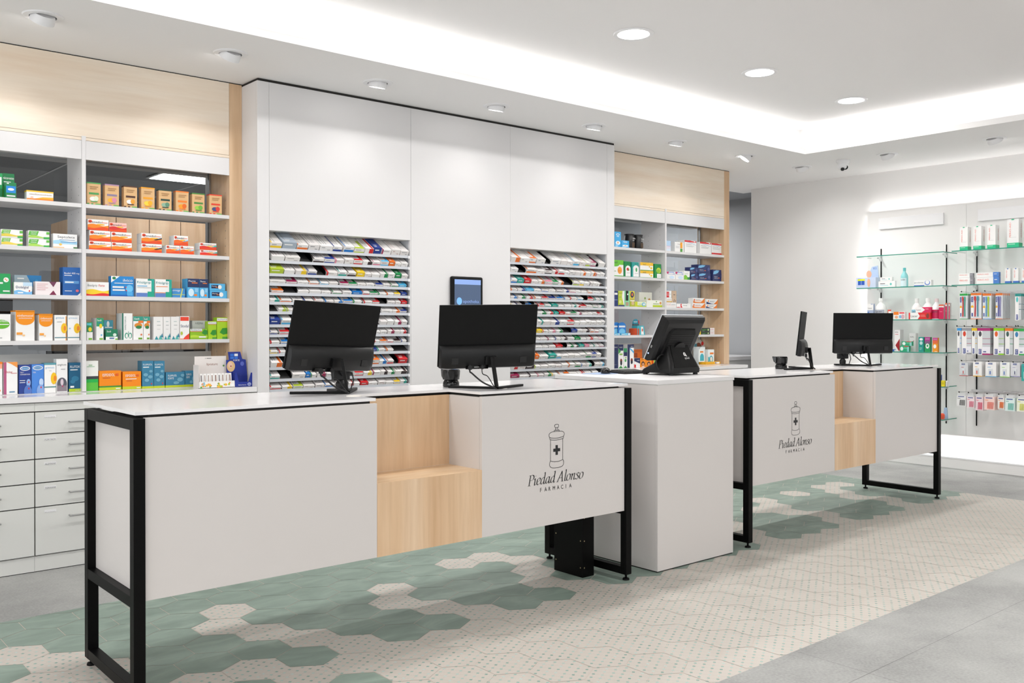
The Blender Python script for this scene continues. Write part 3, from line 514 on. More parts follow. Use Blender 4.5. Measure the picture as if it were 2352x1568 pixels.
 'orgd': ('#f09a20', [('r', 0, .82, 1, 1, '#c03a8a'), ('r', 0, .6, 1, .82, '#e86a40'), ('e', .45, .4, .3, .14, W_), ('t', 'KEMPHOR', .15, .87, .05, W_, .7), ('r', .4, .04, .9, .07, W_)]),
 'bluflat': ('#2a60b0', [('r', .1, .5, .4, .8, '#4a90d8'), ('e', .6, .3, .05, .2, OR), ('r', .7, .4, .95, .6, '#1a4080')]),
 'yelsq': ('#ead82a', [('r', .2, .4, .8, .5, '#9a8a20'), ('r', .2, .65, .8, .72, '#9a8a20')]),
 'whtsq': (W_, [('r', .1, 0, .3, .9, '#8a8a8a'), ('r', .7, 0, .85, .9, '#8a8a8a')]),
 'blyel': ('#2a50a8', [('r', 0, .4, 1, .62, '#e8d820'), ('r', 0, 0, 1, .3, '#3a9ad0')]),
}

# ------------------------------------------------------------------ metric tables (metres): cartons on shelves, trays, wall
SHELF_CARTONS=[[1.142, 1.1867, 5.7, 2.007, 0.141, 0.05, 'nico2', 'green stop-smoking carton at the cropped left end of the top shelf'],
[1.1883, 1.248, 5.71, 2.007, 0.145, 0.07, 'nico', 'tall dark green carton with white lettering behind the small blue-banded one'],
[1.19, 1.243, 5.645, 2.007, 0.088, 0.05, 'nicob', 'small green and blue carton standing in front of the tall green one, top left shelf'],
[1.294, 1.431, 5.645, 2.007, 0.054, 0.05, 'osci', 'low white carton with yellow and orange bands on the top left shelf'],
[1.609, 1.685, 5.645, 2.007, 0.13, 0.045, 'k1', 'green-topped kraft carton with a white flower, first from the left'],
[1.708, 1.787, 5.645, 2.007, 0.129, 0.045, 'k2', 'kraft carton with a mauve top and label and a pink flower'],
[1.815, 1.891, 5.645, 2.007, 0.13, 0.045, 'k3', 'kraft carton with a dark brown label and a coconut'],
[1.915, 1.994, 5.645, 2.007, 0.131, 0.045, 'k4', 'kraft carton with a yellow-orange top and lemon picture'],
[2.019, 2.096, 5.645, 2.007, 0.128, 0.045, 'k5', 'kraft carton with a black-green top and eucalyptus leaves'],
[2.122, 2.201, 5.645, 2.007, 0.128, 0.045, 'k6', 'kraft carton with an orange top and orange fruit'],
[2.223, 2.302, 5.645, 2.007, 0.125, 0.045, 'k7', 'kraft carton with a green top and limes'],
[2.332, 2.413, 5.645, 2.007, 0.127, 0.045, 'k8', 'kraft carton with a red top and berries, last on the right'],
[1.168, 1.274, 5.645, 1.749, 0.044, 0.05, 'tanty', 'yellow and green lozenge carton, lower of the leftmost pair on the second shelf'],
[1.168, 1.275, 5.645, 1.7935, 0.0445, 0.05, 'tanty', 'yellow and green lozenge carton, upper of the leftmost pair on the second shelf'],
[1.302, 1.41, 5.645, 1.749, 0.046, 0.05, 'tantg', 'green and white lozenge carton, lower of the pair left of the blue-lettered white carton'],
[1.302, 1.41, 5.645, 1.7955, 0.0445, 0.05, 'tantg', 'green and white lozenge carton, upper of the pair left of the blue-lettered white carton'],
[1.429, 1.556, 5.645, 1.749, 0.082, 0.05, 'sept', 'white carton with bold dark blue name and pale blue stripes'],
[1.619, 1.742, 5.645, 1.749, 0.052, 0.08, 'fren', 'large orange and white flu carton, bottom row, first from the left'],
[1.744, 1.86, 5.645, 1.749, 0.051, 0.08, 'fren', 'large orange and white flu carton, bottom row, second from the left'],
[1.622, 1.739, 5.645, 1.8015, 0.0615, 0.08, 'fren', 'large orange and white flu carton, middle row, first from the left'],
[1.742, 1.859, 5.645, 1.8005, 0.0605, 0.08, 'fren', 'large orange and white flu carton, middle row, second from the left'],
[1.612, 1.728, 5.645, 1.8635, 0.0625, 0.08, 'fren', 'large orange and white flu carton, alone on the left of the top row'],
[1.731, 1.83, 5.645, 1.8615, 0.0535, 0.08, 'frenr', 'red and pink flu carton on the right of the top row'],
[1.915, 2.036, 5.645, 1.749, 0.054, 0.08, 'frenk', 'orange flu carton with a black swoosh, lower of two stacked'],
[1.915, 2.036, 5.645, 1.8035, 0.0615, 0.08, 'frenk', 'orange flu carton with a black swoosh, upper of two stacked'],
[2.062, 2.146, 5.645, 1.749, 0.052, 0.08, 'frenb', 'small orange flu carton, bottom left of the three-box pyramid'],
[2.148, 2.233, 5.645, 1.749, 0.053, 0.08, 'frenb', 'small orange flu carton, bottom right of the three-box pyramid'],
[2.109, 2.197, 5.645, 1.8025, 0.0605, 0.08, 'frenb', 'small orange flu carton on top of the three-box pyramid'],
[2.271, 2.382, 5.645, 1.749, 0.035, 0.08, 'frent', 'small flat red flu carton with a teal corner, lower of the last pair'],
[2.269, 2.377, 5.645, 1.7845, 0.0435, 0.08, 'frent', 'small flat red flu carton with a teal corner, upper of the last pair'],
[1.13, 1.213, 5.645, 1.484, 0.112, 0.06, 'grn3', 'green carton with an orange-dotted white disc, cut by the left edge of the photo'],
[1.253, 1.391, 5.74, 1.484, 0.112, 0.05, 'blugry', 'grey and blue ringed carton behind the one with the dark name'],
[1.23, 1.321, 5.645, 1.484, 0.068, 0.05, 'dolal', 'white and light blue painkiller carton with a dark blue name'],
[1.337, 1.466, 5.645, 1.484, 0.075, 0.05, 'pinkw', 'pale pink carton with maroon triangles at its right end'],
[1.479, 1.575, 5.645, 1.484, 0.16, 0.07, 'ibud', 'tall dark blue carton with a white syringe, beside the shelf divider'],
[1.604, 1.729, 5.645, 1.484, 0.081, 0.04, 'bisol', 'white carton with red lettering and a yellow and red wave'],
[1.741, 1.871, 5.645, 1.484, 0.119, 0.05, 'ilvico', 'bright blue square carton with a white corner and a head outline'],
[1.884, 1.991, 5.645, 1.484, 0.109, 0.08, 'friol', 'white and teal cold-remedy carton with a blue foot, left of its twin'],
[1.996, 2.096, 5.645, 1.484, 0.109, 0.08, 'friolo', 'white and teal cold-remedy carton with an orange line, right of its twin'],
[2.104, 2.184, 5.66, 1.484, 0.057, 0.05, 'omega', 'low blue carton with a yellow arc between the teal and the navy ones'],
[2.193, 2.267, 5.645, 1.484, 0.119, 0.09, 'pharm', 'navy and sky-blue carton, left of the tall pair on the third shelf'],
[2.269, 2.324, 5.645, 1.484, 0.118, 0.09, 'pharm', 'navy and sky-blue carton, right of the tall pair on the third shelf'],
[2.335, 2.447, 5.645, 1.484, 0.049, 0.05, 'pharml', 'flat blue carton, lower of the two at the right end of the third shelf'],
[2.333, 2.434, 5.645, 1.5335, 0.0435, 0.05, 'pharml', 'flat blue carton, upper of the two at the right end of the third shelf'],
[1.129, 1.213, 5.645, 1.229, 0.147, 0.07, 'enf', 'white cough-syrup carton with a green cap shape, cut by the left edge'],
[1.238, 1.333, 5.645, 1.229, 0.167, 0.12, 'cinf', 'large orange-domed cough-syrup carton, tallest on the fourth shelf'],
[1.355, 1.426, 5.645, 1.229, 0.149, 0.1, 'cinf', 'smaller orange-domed cough-syrup carton, right of the large one'],
[1.435, 1.498, 5.645, 1.229, 0.144, 0.06, 'grint', 'white cough-syrup carton with a sunflower and an orange edge'],
[1.504, 1.567, 5.645, 1.229, 0.143, 0.06, 'grint2', 'white cough-syrup carton with a sunflower, beside the shelf divider'],
[1.606, 1.639, 5.645, 1.229, 0.104, 0.05, 'sediy', 'slim white and green carton with a yellow bloom, next to the divider'],
[1.659, 1.699, 5.645, 1.229, 0.128, 0.1, 'sedig', 'slim green and blue-topped carton, second on the fourth shelf'],
[1.729, 1.782, 5.74, 1.229, 0.117, 0.05, 'tealb', 'teal carton with a white shield standing behind the low green one'],
[1.711, 1.778, 5.645, 1.229, 0.063, 0.06, 'sedil', 'low dark green and white carton'],
[1.802, 1.863, 5.645, 1.229, 0.157, 0.1, 'expec', 'white carton with vertical dark lettering and green lungs'],
[1.867, 1.925, 5.645, 1.229, 0.139, 0.06, 'sedim', 'white and green honey carton, left of its twin'],
[1.927, 1.965, 5.645, 1.229, 0.138, 0.06, 'sedim', 'white and green honey carton, right of its twin'],
[1.986, 2.043, 5.645, 1.229, 0.138, 0.12, 'whit', 'plain white carton with small teal print, first of three alike'],
[2.045, 2.088, 5.645, 1.229, 0.138, 0.12, 'whit', 'plain white carton with small teal print, second of three alike'],
[2.09, 2.142, 5.645, 1.229, 0.139, 0.12, 'whit', 'plain white carton with small teal print, third of three alike'],
[2.145, 2.204, 5.645, 1.229, 0.142, 0.06, 'stodal', 'white carton with a red top and a red corner and a dark blue name'],
[2.259, 2.356, 5.74, 1.229, 0.116, 0.05, 'prow', 'pale grey carton standing behind the low ivy-leaf one'],
[2.209, 2.319, 5.645, 1.229, 0.064, 0.04, 'prosl', 'low wide lime-green carton with an ivy leaf'],
[2.322, 2.377, 5.645, 1.229, 0.112, 0.05, 'pros', 'lime-green ivy-leaf carton, middle size'],
[2.38, 2.449, 5.645, 1.229, 0.136, 0.06, 'pros', 'lime-green ivy-leaf carton, tallest, at the right end'],
[1.128, 1.172, 5.645, 0.937, 0.178, 0.06, 'orgw', 'white carton with an orange right edge, cut by the left edge of the photo'],
[1.178, 1.247, 5.645, 0.937, 0.177, 0.06, 'dolog', 'white carton with a maroon left stripe and orange top'],
[1.253, 1.315, 5.645, 0.937, 0.159, 0.06, 'finn', 'navy blue cough carton with a white name oval and a glowing torso'],
[1.317, 1.38, 5.645, 0.937, 0.161, 0.06, 'finb', 'light blue cough carton with a white name oval and a glowing torso'],
[1.382, 1.442, 5.645, 0.937, 0.166, 0.06, 'grint3', 'teal-topped white sunflower carton on the bottom shelf'],
[1.444, 1.503, 5.645, 0.937, 0.188, 0.06, 'angi', 'tall white carton with a round grey photograph'],
[1.51, 1.577, 5.645, 0.937, 0.165, 0.06, 'flutox', 'dark blue carton with curls and a lime foot, beside the divider'],
[1.603, 1.669, 5.645, 0.937, 0.173, 0.05, 'grnw', 'white carton with a bright green lower half, first right of the divider'],
[1.674, 1.797, 5.645, 0.937, 0.113, 0.07, 'espid', 'orange ibuprofen carton with a green foot, left of its twin'],
[1.806, 1.912, 5.645, 0.937, 0.105, 0.07, 'espid2', 'orange ibuprofen carton with a lime foot, right of its twin'],
[1.918, 1.986, 5.645, 0.937, 0.165, 0.08, 'fluim', 'tall steel-blue carton with white curls, left of its twin'],
[1.988, 2.052, 5.645, 0.937, 0.163, 0.08, 'fluim', 'tall steel-blue carton with white curls, right of its twin'],
[2.058, 2.175, 5.645, 0.937, 0.093, 0.06, 'flufor', 'low steel-blue carton with white curls'],
[2.177, 2.246, 5.645, 0.937, 0.098, 0.06, 'flufor', 'small steel-blue carton with white curls, partly behind the lip-balm display'],
[6.005, 6.086, 5.645, 2.007, 0.137, 0.06, 'sky', 'tall sky-blue carton with a white cloud at the left of the top shelf'],
[6.091, 6.193, 5.645, 2.007, 0.065, 0.06, 'sky', 'short sky-blue carton right of the tall sky-blue one'],
[6.69, 6.766, 5.645, 2.007, 0.098, 0.06, 'paleb', 'pale blue and white carton right of the divider on the top shelf'],
[6.824, 6.955, 5.645, 2.007, 0.095, 0.1, 'orgwt', 'white carton with an orange side and a small green square'],
[6.967, 7.142, 5.645, 2.007, 0.119, 0.1, 'redw', 'white carton with a red wave on top, left of three alike'],
[7.198, 7.372, 5.645, 2.007, 0.117, 0.1, 'redw', 'white carton with a red wave on top, middle of three alike'],
[7.379, 7.557, 5.645, 2.007, 0.114, 0.08, 'redw2', 'white carton with a red wave on top and a red foot, right of three alike'],
[5.978, 6.119, 5.645, 1.749, 0.145, 0.06, 'bio', 'large lime-green and white carton with an orange torso'],
[6.128, 6.211, 5.645, 1.749, 0.138, 0.06, 'biog', 'dark green carton with red berries'],
[6.227, 6.32, 5.645, 1.749, 0.136, 0.06, 'biot', 'teal carton with a green leaf sprig'],
[6.34, 6.519, 5.645, 1.749, 0.065, 0.06, 'bioy', 'yellow herbal-tea carton with daisies, lower of two'],
[6.34, 6.517, 5.645, 1.8145, 0.0745, 0.06, 'bioy', 'yellow herbal-tea carton with daisies, upper of two'],
[6.538, 6.629, 5.645, 1.749, 0.133, 0.06, 'biol', 'green carton with an artichoke, beside the white divider'],
[6.709, 6.829, 5.645, 1.749, 0.072, 0.06, 'pnkw', 'white carton with a pink and violet oval, left of its twin'],
[6.834, 6.954, 5.645, 1.749, 0.074, 0.06, 'pnkw', 'white carton with a pink and violet oval, right of its twin'],
[6.958, 7.045, 5.645, 1.749, 0.086, 0.06, 'lfw', 'white and bright green carton left of the navy stack'],
[7.06, 7.168, 5.645, 1.749, 0.061, 0.06, 'navyq', 'navy carton with a sky-blue leaf, lower left of the navy stack'],
[7.045, 7.1642, 5.645, 1.8105, 0.0625, 0.06, 'navyq', 'navy carton with a sky-blue leaf, upper left of the navy stack'],
[7.176, 7.364, 5.645, 1.749, 0.074, 0.08, 'navyq', 'wide navy carton with a sky-blue leaf, lower of two'],
[7.1658, 7.356, 5.645, 1.8235, 0.0805, 0.08, 'navyq', 'wide navy carton with a sky-blue leaf, upper of two'],
[7.4, 7.561, 5.645, 1.749, 0.115, 0.06, 'navyq', 'single tall navy carton with a sky-blue leaf at the right end'],
[5.986, 6.048, 5.645, 1.484, 0.137, 0.06, 'navp', 'narrow navy carton at the left of the third shelf'],
[6.052, 6.131, 5.645, 1.484, 0.139, 0.06, 'limew', 'lime and white carton beside the narrow navy one'],
[6.134, 6.2, 5.645, 1.484, 0.141, 0.06, 'mint', 'mint carton with a black picture'],
[6.204, 6.266, 5.645, 1.484, 0.058, 0.06, 'oliv', 'small olive carton, lower of two beside the mint one'],
[6.202, 6.264, 5.645, 1.5425, 0.0815, 0.06, 'navyel', 'small yellow carton with a navy shield, upper of two'],
[6.433, 6.611, 5.74, 1.484, 0.139, 0.08, 'olivw', 'large white and olive carton behind the low lime ones'],
[6.27, 6.421, 5.645, 1.484, 0.047, 0.06, 'limel', 'low lime carton with a blue drop, front row'],
[6.426, 6.653, 5.645, 1.484, 0.064, 0.06, 'limel2', 'low white and lime carton, front row, right'],
[6.7, 6.844, 5.645, 1.484, 0.048, 0.06, 'wred', 'flat white carton with a red name, lowest of the stack'],
[6.7, 6.781, 5.645, 1.5325, 0.0415, 0.06, 'wgold', 'flat white carton with a gold band, on the flat red-lettered one'],
[6.7, 6.776, 5.645, 1.5745, 0.0655, 0.06, 'rwht', 'red and white carton on top of the stack by the divider'],
[6.849, 6.915, 5.7, 1.484, 0.161, 0.06, 'kraftb', 'kraft carton with dark script, beside the red and white one'],
[6.851, 7.058, 5.645, 1.484, 0.039, 0.06, 'wredl', 'low white carton with a red flame'],
[7.086, 7.279, 5.645, 1.484, 0.048, 0.06, 'orgc', 'orange and white carton, lower left of four'],
[7.096, 7.274, 5.645, 1.5325, 0.0485, 0.06, 'orgc', 'orange and white carton, upper left of four'],
[7.291, 7.465, 5.645, 1.484, 0.04, 0.06, 'orgn', 'white carton with orange and navy corners, lower right of four'],
[7.298, 7.478, 5.645, 1.5245, 0.0495, 0.06, 'orgn', 'white carton with orange and navy corners, upper right of four'],
[6.081, 6.211, 5.645, 1.229, 0.02, 0.06, 'bluf', 'flat blue carton below the blue blister cards'],
[5.999, 6.074, 5.645, 1.229, 0.02, 0.06, 'bluf', 'small flat blue carton at the left end below the blister cards'],
[7.149, 7.214, 5.645, 1.229, 0.02, 0.06, 'yelo', 'yellow carton, lower of two beside the black terminal'],
[7.148, 7.214, 5.645, 1.2495, 0.0305, 0.06, 'yelo', 'yellow carton, upper of two beside the black terminal'],
[7.218, 7.354, 5.645, 1.229, 0.025, 0.06, 'dgre', 'black carton with green lettering, lower of two'],
[7.218, 7.354, 5.645, 1.2545, 0.0385, 0.06, 'dgre', 'black carton with green lettering, upper of two'],
[7.358, 7.426, 5.645, 1.229, 0.025, 0.06, 'wpin', 'small white and pink carton, lower of two at the right'],
[7.358, 7.426, 5.645, 1.2545, 0.0385, 0.06, 'wpin', 'small white and pink carton, upper of two at the right'],
[5.987, 6.051, 5.645, 0.937, 0.212, 0.06, 'navt', 'tall navy carton at the left end of the bottom shelf'],
[6.053, 6.117, 5.645, 0.937, 0.21, 0.06, 'navg', 'tall navy, white and green carton with a woman, second from the left'],
[6.121, 6.168, 5.645, 0.937, 0.177, 0.06, 'grnt', 'shorter green and navy carton, third from the left'],
[6.171, 6.256, 5.645, 0.937, 0.21, 0.06, 'navw', 'tall navy and white carton with a woman, fourth from the left'],
[6.365, 6.475, 5.74, 0.937, 0.16, 0.06, 'orgb', 'orange carton behind the navy and white one'],
[6.26, 6.339, 5.645, 0.937, 0.085, 0.06, 'navr', 'low navy, white and red carton'],
[6.341, 6.417, 5.645, 0.937, 0.08, 0.06, 'orgf', 'orange hair-treatment carton, left of two with portraits'],
[6.42, 6.497, 5.645, 0.937, 0.075, 0.06, 'orgf', 'orange hair-treatment carton, right of two with portraits'],
[6.52, 6.592, 5.645, 0.937, 0.071, 0.06, 'orgs', 'orange and green striped carton behind the terminal cables, left'],
[6.596, 6.667, 5.645, 0.937, 0.069, 0.06, 'orgs', 'orange and green striped carton behind the terminal cables, right'],
[7.247, 7.351, 5.7, 0.937, 0.172, 0.06, 'tealp', 'white pack with orange name and teal window'],
[7.326, 7.421, 5.645, 0.937, 0.145, 0.06, 'tealp', 'white carton with a blue and orange picture, right of the hanging-card pack']]

TRAYS_LEFT=['2616-2699y 2703-2799S 2802-2881o 2885-2961w 2965-3059w 3059-3129n 3142-3218b 3222-3299l 3303-3371r 3373-3430N 3435-3511m 3515-3584w 3588-3655w', '2631-2717w 2722-2825w 2917-2998k 2999-3074n 3075-3146p 3150-3216w 3218-3286r 3290-3364k 3367-3426p 3429-3493c 3496-3543O 3545-3593w 3597-3651w', '2616-2711L 2715-2788w 2795-2872y 2878-2945n 3014-3096r 3100-3165t 3169-3235k 3241-3302Y 3303-3355w 3360-3422w 3426-3488g 3491-3543w 3547-3596G 3599-3651w', '2616-2727w 2732-2805m 2809-2885w 2889-2961o 2969-3034c 3036-3103w 3117-3182m 3184-3246g 3250-3315w 3319-3382w 3391-3450n 3453-3506w 3515-3575g 3579-3642C', '2631-2711o 2811-2889w 2893-2977w 2981-3049w 3059-3129g 3138-3205w 3209-3284B 3288-3342r 3347-3404g 3410-3475g 3478-3538o 3541-3593y 3597-3645N', '2616-2684t 2688-2768o 2776-2846w 2850-2921n 2929-2994r 3002-3071b 3075-3138b 3142-3209b 3213-3282g 3296-3364r 3367-3422r 3484-3547w 3552-3593w 3599-3645R', '2677-2732l 2735-2788l 3439-3525w 3526-3588o 3590-3644n', '2616-2686N 2694-2768c 3426-3479w 3482-3534w 3543-3599m 3602-3645w', '2616-2673n 2684-2753r 3395-3426w 3429-3479w 3488-3541m 3543-3588w 3590-3642r', '2616-2686r 2695-2745b 3380-3422r 3426-3479o 3482-3534r 3538-3593k 3596-3642n', '2616-2673y 2680-2730r 3369-3399N 3402-3466t 3475-3535o', '2624-2702o 3354-3415o 3417-3475b 3479-3534r 3575-3644R', '2616-2686t 2771-2862w 2864-2897B 2900-2941g 2949-3010m 3014-3075w 3224-3290r 3295-3360y 3364-3428m 3430-3484k 3488-3541g 3547-3644k', '2616-2695r 2703-2772y 2780-2846l 2850-2929w 2937-2998w 3002-3075b 3079-3108w 3179-3218r 3222-3265w 3273-3329R 3334-3404w 3413-3469w 3472-3534w 3538-3588y 3591-3644t']
TRAYS_RIGHT=['4593-4683o 4689-4777w 4779-4846o 4858-4945w 5009-5109w 5114-5185w 5187-5244w 5251-5319c 5329-5392w 5394-5445l 5451-5513m 5547-5618w', '4593-4664w 4748-4856o 4860-4943w 4945-5019k 5024-5084r 5089-5159r 5162-5210w 5215-5272w 5277-5338w 5342-5398o 5401-5454w 5461-5510o 5515-5567r 5571-5618w', '4593-4655b 4659-4725T 4728-4798R 4802-4872w 4877-4940o 4950-5024p 5029-5089g 5094-5149o 5251-5319l 5324-5376y 5382-5435w 5440-5477k 5483-5531w 5537-5580k', '4593-4659o 4669-4744n 4748-4829C 4834-4906w 4911-4984b 4989-5059w 5069-5144k 5149-5210n 5215-5288p 5290-5342w 5350-5413w 5422-5477o 5481-5569w 5572-5618w', '4593-4659b 4669-4744g 4753-4824r 4834-4906o 4916-4979r 4989-5067n 5074-5144b 5154-5215b 5220-5298r 5306-5371c 5424-5488r 5504-5562t 5567-5613t', '4593-4645y 4655-4715n 4744-4810b 4839-4887r 4892-4940r 4945-5014t 5024-5086T 5094-5154w 5164-5236w 5244-5293t 5298-5340r 5345-5408r 5413-5477w 5483-5542g 5547-5613t', '4872-4965g 4970-5039r 5046-5096T 5104-5164R 5167-5226o 5231-5293g 5298-5355m 5361-5424w 5429-5477w 5483-5531w 5537-5569r 5575-5613r', '4867-4901w 4906-5004t 5009-5104n 5109-5183w 5187-5262r 5267-5329w 5334-5398w 5401-5456w 5461-5520w 5526-5575w 5578-5618w', '4858-4916Y 4921-4984o 4994-5064p 5069-5144g 5236-5300N 5306-5361w 5366-5445k 5451-5497o 5501-5553r 5558-5613w', '4856-4896w 4901-4970w 4975-5049m 5054-5119n 5126-5193k 5200-5272w 5277-5340G 5345-5408w 5413-5488r 5493-5547w 5553-5613p', '4848-4921w 4926-4984w 4994-5064w 5069-5139R 5190-5265g 5270-5319k 5326-5384T 5390-5440P 5445-5488w 5493-5553t 5558-5613p', '4841-4879O 4882-4901l 4903-4979w 4989-5062T 5067-5124c 5129-5200w 5203-5267w 5272-5327w 5331-5392w 5398-5461g 5467-5520n 5526-5575w', '4590-4664r 4669-4742w 4745-4829K 4834-4898l 4903-4979w 4984-5054w 5059-5124w 5129-5195w 5200-5272o 5277-5340g 5345-5403b 5410-5467t 5504-5564w 5569-5616c', '4590-4678M 4683-4777w 4781-4863k 4867-4935p 4945-5014g 5019-5084y 5094-5144o 5149-5205o 5210-5298w 5303-5371r 5376-5461r 5477-5542w']

WALL_CARTONS=[[3.656, 3.726, 8.44, 1.985, 0.207, 0.07, 'box', 'perio', 'tall white mouthwash carton with a green foot, first of three alike'],
[3.54, 3.608, 8.44, 1.985, 0.205, 0.08, 'box', 'perio', 'tall white mouthwash carton with a green foot, second of three alike'],
[3.42, 3.489, 8.44, 1.985, 0.206, 0.08, 'box', 'perio', 'tall white mouthwash carton with a green foot, third of three alike'],
[3.231, 3.325, 8.44, 1.985, 0.242, 0.08, 'box', 'perio', 'largest white mouthwash carton with a green foot, right end of the top glass shelf'],
[3.118, 3.184, 8.44, 1.985, 0.227, 0.071, 'box', 'perio', 'large white mouthwash carton cut by the right edge of the photo'],
[3.607, 3.735, 8.44, 1.679, 0.061, 0.03, 'box', 'gelg', 'flat white toothpaste carton with a grey end, lower of two'],
[3.61, 3.735, 8.44, 1.7405, 0.0385, 0.03, 'box', 'gelg', 'flat white toothpaste carton with a grey end, upper of two'],
[3.389, 3.583, 8.44, 1.679, 0.06, 0.03, 'box', 'gelb', 'long white toothpaste carton with a blue end, lower of two'],
[3.392, 3.583, 8.44, 1.7395, 0.0405, 0.037, 'box', 'gelb', 'long white toothpaste carton with a blue end, upper of two'],
[3.297, 3.341, 8.44, 1.679, 0.128, 0.03, 'box', 'periob', 'white spray carton with a blue foot, first of three'],
[3.233, 3.275, 8.44, 1.679, 0.127, 0.03, 'box', 'periob', 'white spray carton with a blue foot, second of three'],
[3.163, 3.206, 8.44, 1.679, 0.123, 0.03, 'box', 'periob', 'white spray carton with a blue foot, third of three'],
[4.326, 4.492, 8.44, 1.679, 0.059, 0.03, 'box', 'tpw', 'low white toothpaste carton, lower of two on the second glass shelf'],
[4.355, 4.471, 8.44, 1.7385, 0.0365, 0.032, 'box', 'tpw', 'low white toothpaste carton, upper of two on the second glass shelf'],
[3.982, 4.144, 8.44, 1.679, 0.054, 0.041, 'box', 'parod', 'white toothpaste carton with a blue foot and ring'],
[4.542, 4.604, 8.44, 1.373, 0.152, 0.031, 'box', 'lacb', 'white and grey-blue toothpaste carton at the left of the third glass shelf'],
[4.363, 4.398, 8.44, 1.373, 0.093, 0.03, 'box', 'redsm', 'small white carton with a red frame, just right of the monitor top'],
[4.229, 4.34, 8.44, 1.373, 0.072, 0.03, 'box', 'orgk', "small orange and white children's toothpaste carton"],
[3.985, 4.128, 8.44, 1.4355, 0.0495, 0.03, 'box', 'lacp', 'pink-red toothpaste carton with a white arrow, stacked on the bright red one'],
[3.989, 4.194, 8.44, 1.373, 0.062, 0.03, 'box', 'lacr', 'bright red toothpaste carton with a large black name on white'],
[3.867, 3.913, 8.44, 1.373, 0.133, 0.03, 'box', 'lacm', 'tall crimson carton with white top, first of three at the shelf end'],
[3.839, 3.854, 8.44, 1.373, 0.146, 0.03, 'box', 'lacm', 'narrow crimson carton with white top, second of three at the shelf end'],
[3.813, 3.822, 8.44, 1.373, 0.147, 0.03, 'box', 'lacm', 'narrow crimson carton with white top, last of three at the shelf end'],
[4.2758, 4.3327, 8.44, 1.072, 0.204, 0.066, 'box', 'kin', 'tall white carton with a dark red diamond'],
[4.166, 4.227, 8.52, 1.072, 0.172, 0.052, 'box', 'kin2', 'white carton behind the green toothpaste cartons'],
[4.184, 4.2742, 8.43, 1.072, 0.054, 0.031, 'box', 'tubeg', 'green toothpaste carton with a cloud, lower of two'],
[4.158, 4.255, 8.43, 1.1265, 0.0415, 0.033, 'box', 'tubeg', 'green toothpaste carton with a cloud, upper of two'],
[4.051, 4.099, 8.44, 1.072, 0.137, 0.03, 'box', 'tealc', 'teal carton with a white cloud on the fourth glass shelf'],
[3.989, 4.042, 8.44, 1.072, 0.138, 0.03, 'box', 'grnd', 'green and purple carton with a white cup'],
[3.922, 3.968, 8.44, 1.072, 0.132, 0.03, 'box', 'orgd', 'orange and magenta carton with a white cup'],
[4.3343, 4.517, 8.44, 1.072, 0.02, 0.03, 'box', 'bluflat', 'flat blue box just above the counter top, behind the monitor'],
[3.857, 3.89, 8.44, 0.763, 0.054, 0.03, 'box', 'yelsq', 'small yellow carton on the fifth glass shelf'],
[3.83, 3.849, 8.44, 0.763, 0.053, 0.03, 'box', 'whtsq', 'small white carton beside the yellow one on the fifth glass shelf'],
[3.895, 3.911, 8.44, 0.763, 0.104, 0.03, 'box', 'blyel', 'narrow blue and yellow carton at the counter edge on the fifth glass shelf']]

HANGING=[[3.637, 3.709, 8.4, 1.372, 0.226, 'grrd', 5, 'brush'],
[3.518, 3.614, 8.4, 1.372, 0.228, 'orrd', 6, 'brush'],
[3.435, 3.511, 8.4, 1.371, 0.222, 'blye', 6, 'brush'],
[3.342, 3.403, 8.4, 1.371, 0.223, 'orpu', 6, 'brush'],
[3.194, 3.244, 8.4, 1.359, 0.227, 'teal', 3, 'slim'],
[3.69, 3.731, 8.4, 1.065, 0.228, 'skyb', 3, 'slim'],
[3.604, 3.69, 8.4, 1.062, 0.231, 'redg', 4, 'slimt'],
[3.555, 3.604, 8.4, 1.064, 0.229, 'yell', 3, 'slim'],
[3.444, 3.555, 8.4, 1.059, 0.234, 'mage', 5, 'slimt'],
[3.331, 3.42, 8.4, 1.062, 0.231, 'lime', 5, 'slimt'],
[3.258, 3.325, 8.4, 1.065, 0.227, 'oran', 4, 'slim'],
[3.149, 3.254, 8.4, 1.063, 0.226, 'gree', 5, 'slimt'],
[3.632, 3.71, 8.4, 0.868, 0.118, 'reds', 4, 'inter'],
[3.514, 3.592, 8.4, 0.869, 0.129, 'yels', 5, 'inter'],
[3.394, 3.487, 8.4, 0.869, 0.129, 'blus', 5, 'inter'],
[3.284, 3.366, 8.4, 0.87, 0.13, 'grns', 4, 'inter'],
[3.201, 3.279, 8.4, 0.878, 0.121, 'viol', 3, 'inter'],
[3.126, 3.192, 8.4, 0.845, 0.144, 'teas', 3, 'inter'],
[3.649, 3.734, 8.4, 0.598, 0.115, 'blk', 4, 'comb'],
[3.576, 3.645, 8.4, 0.589, 0.119, 'pink', 3, 'comb'],
[3.502, 3.57, 8.4, 0.571, 0.145, 'pnk2', 3, 'comb'],
[3.407, 3.498, 8.4, 0.582, 0.138, 'coral', 4, 'comb'],
[3.327, 3.385, 8.4, 0.596, 0.122, 'orgx', 3, 'comb'],
[3.243, 3.324, 8.4, 0.584, 0.134, 'aqua', 4, 'comb'],
[3.151, 3.229, 8.4, 0.586, 0.133, 'lemn', 3, 'comb']]

# ================================================================== THE ROOM
YW = 5.612      # front of the back shelving
YF = 5.39       # front of the white fixture and of the worktops
XR = 8.82       # right wall
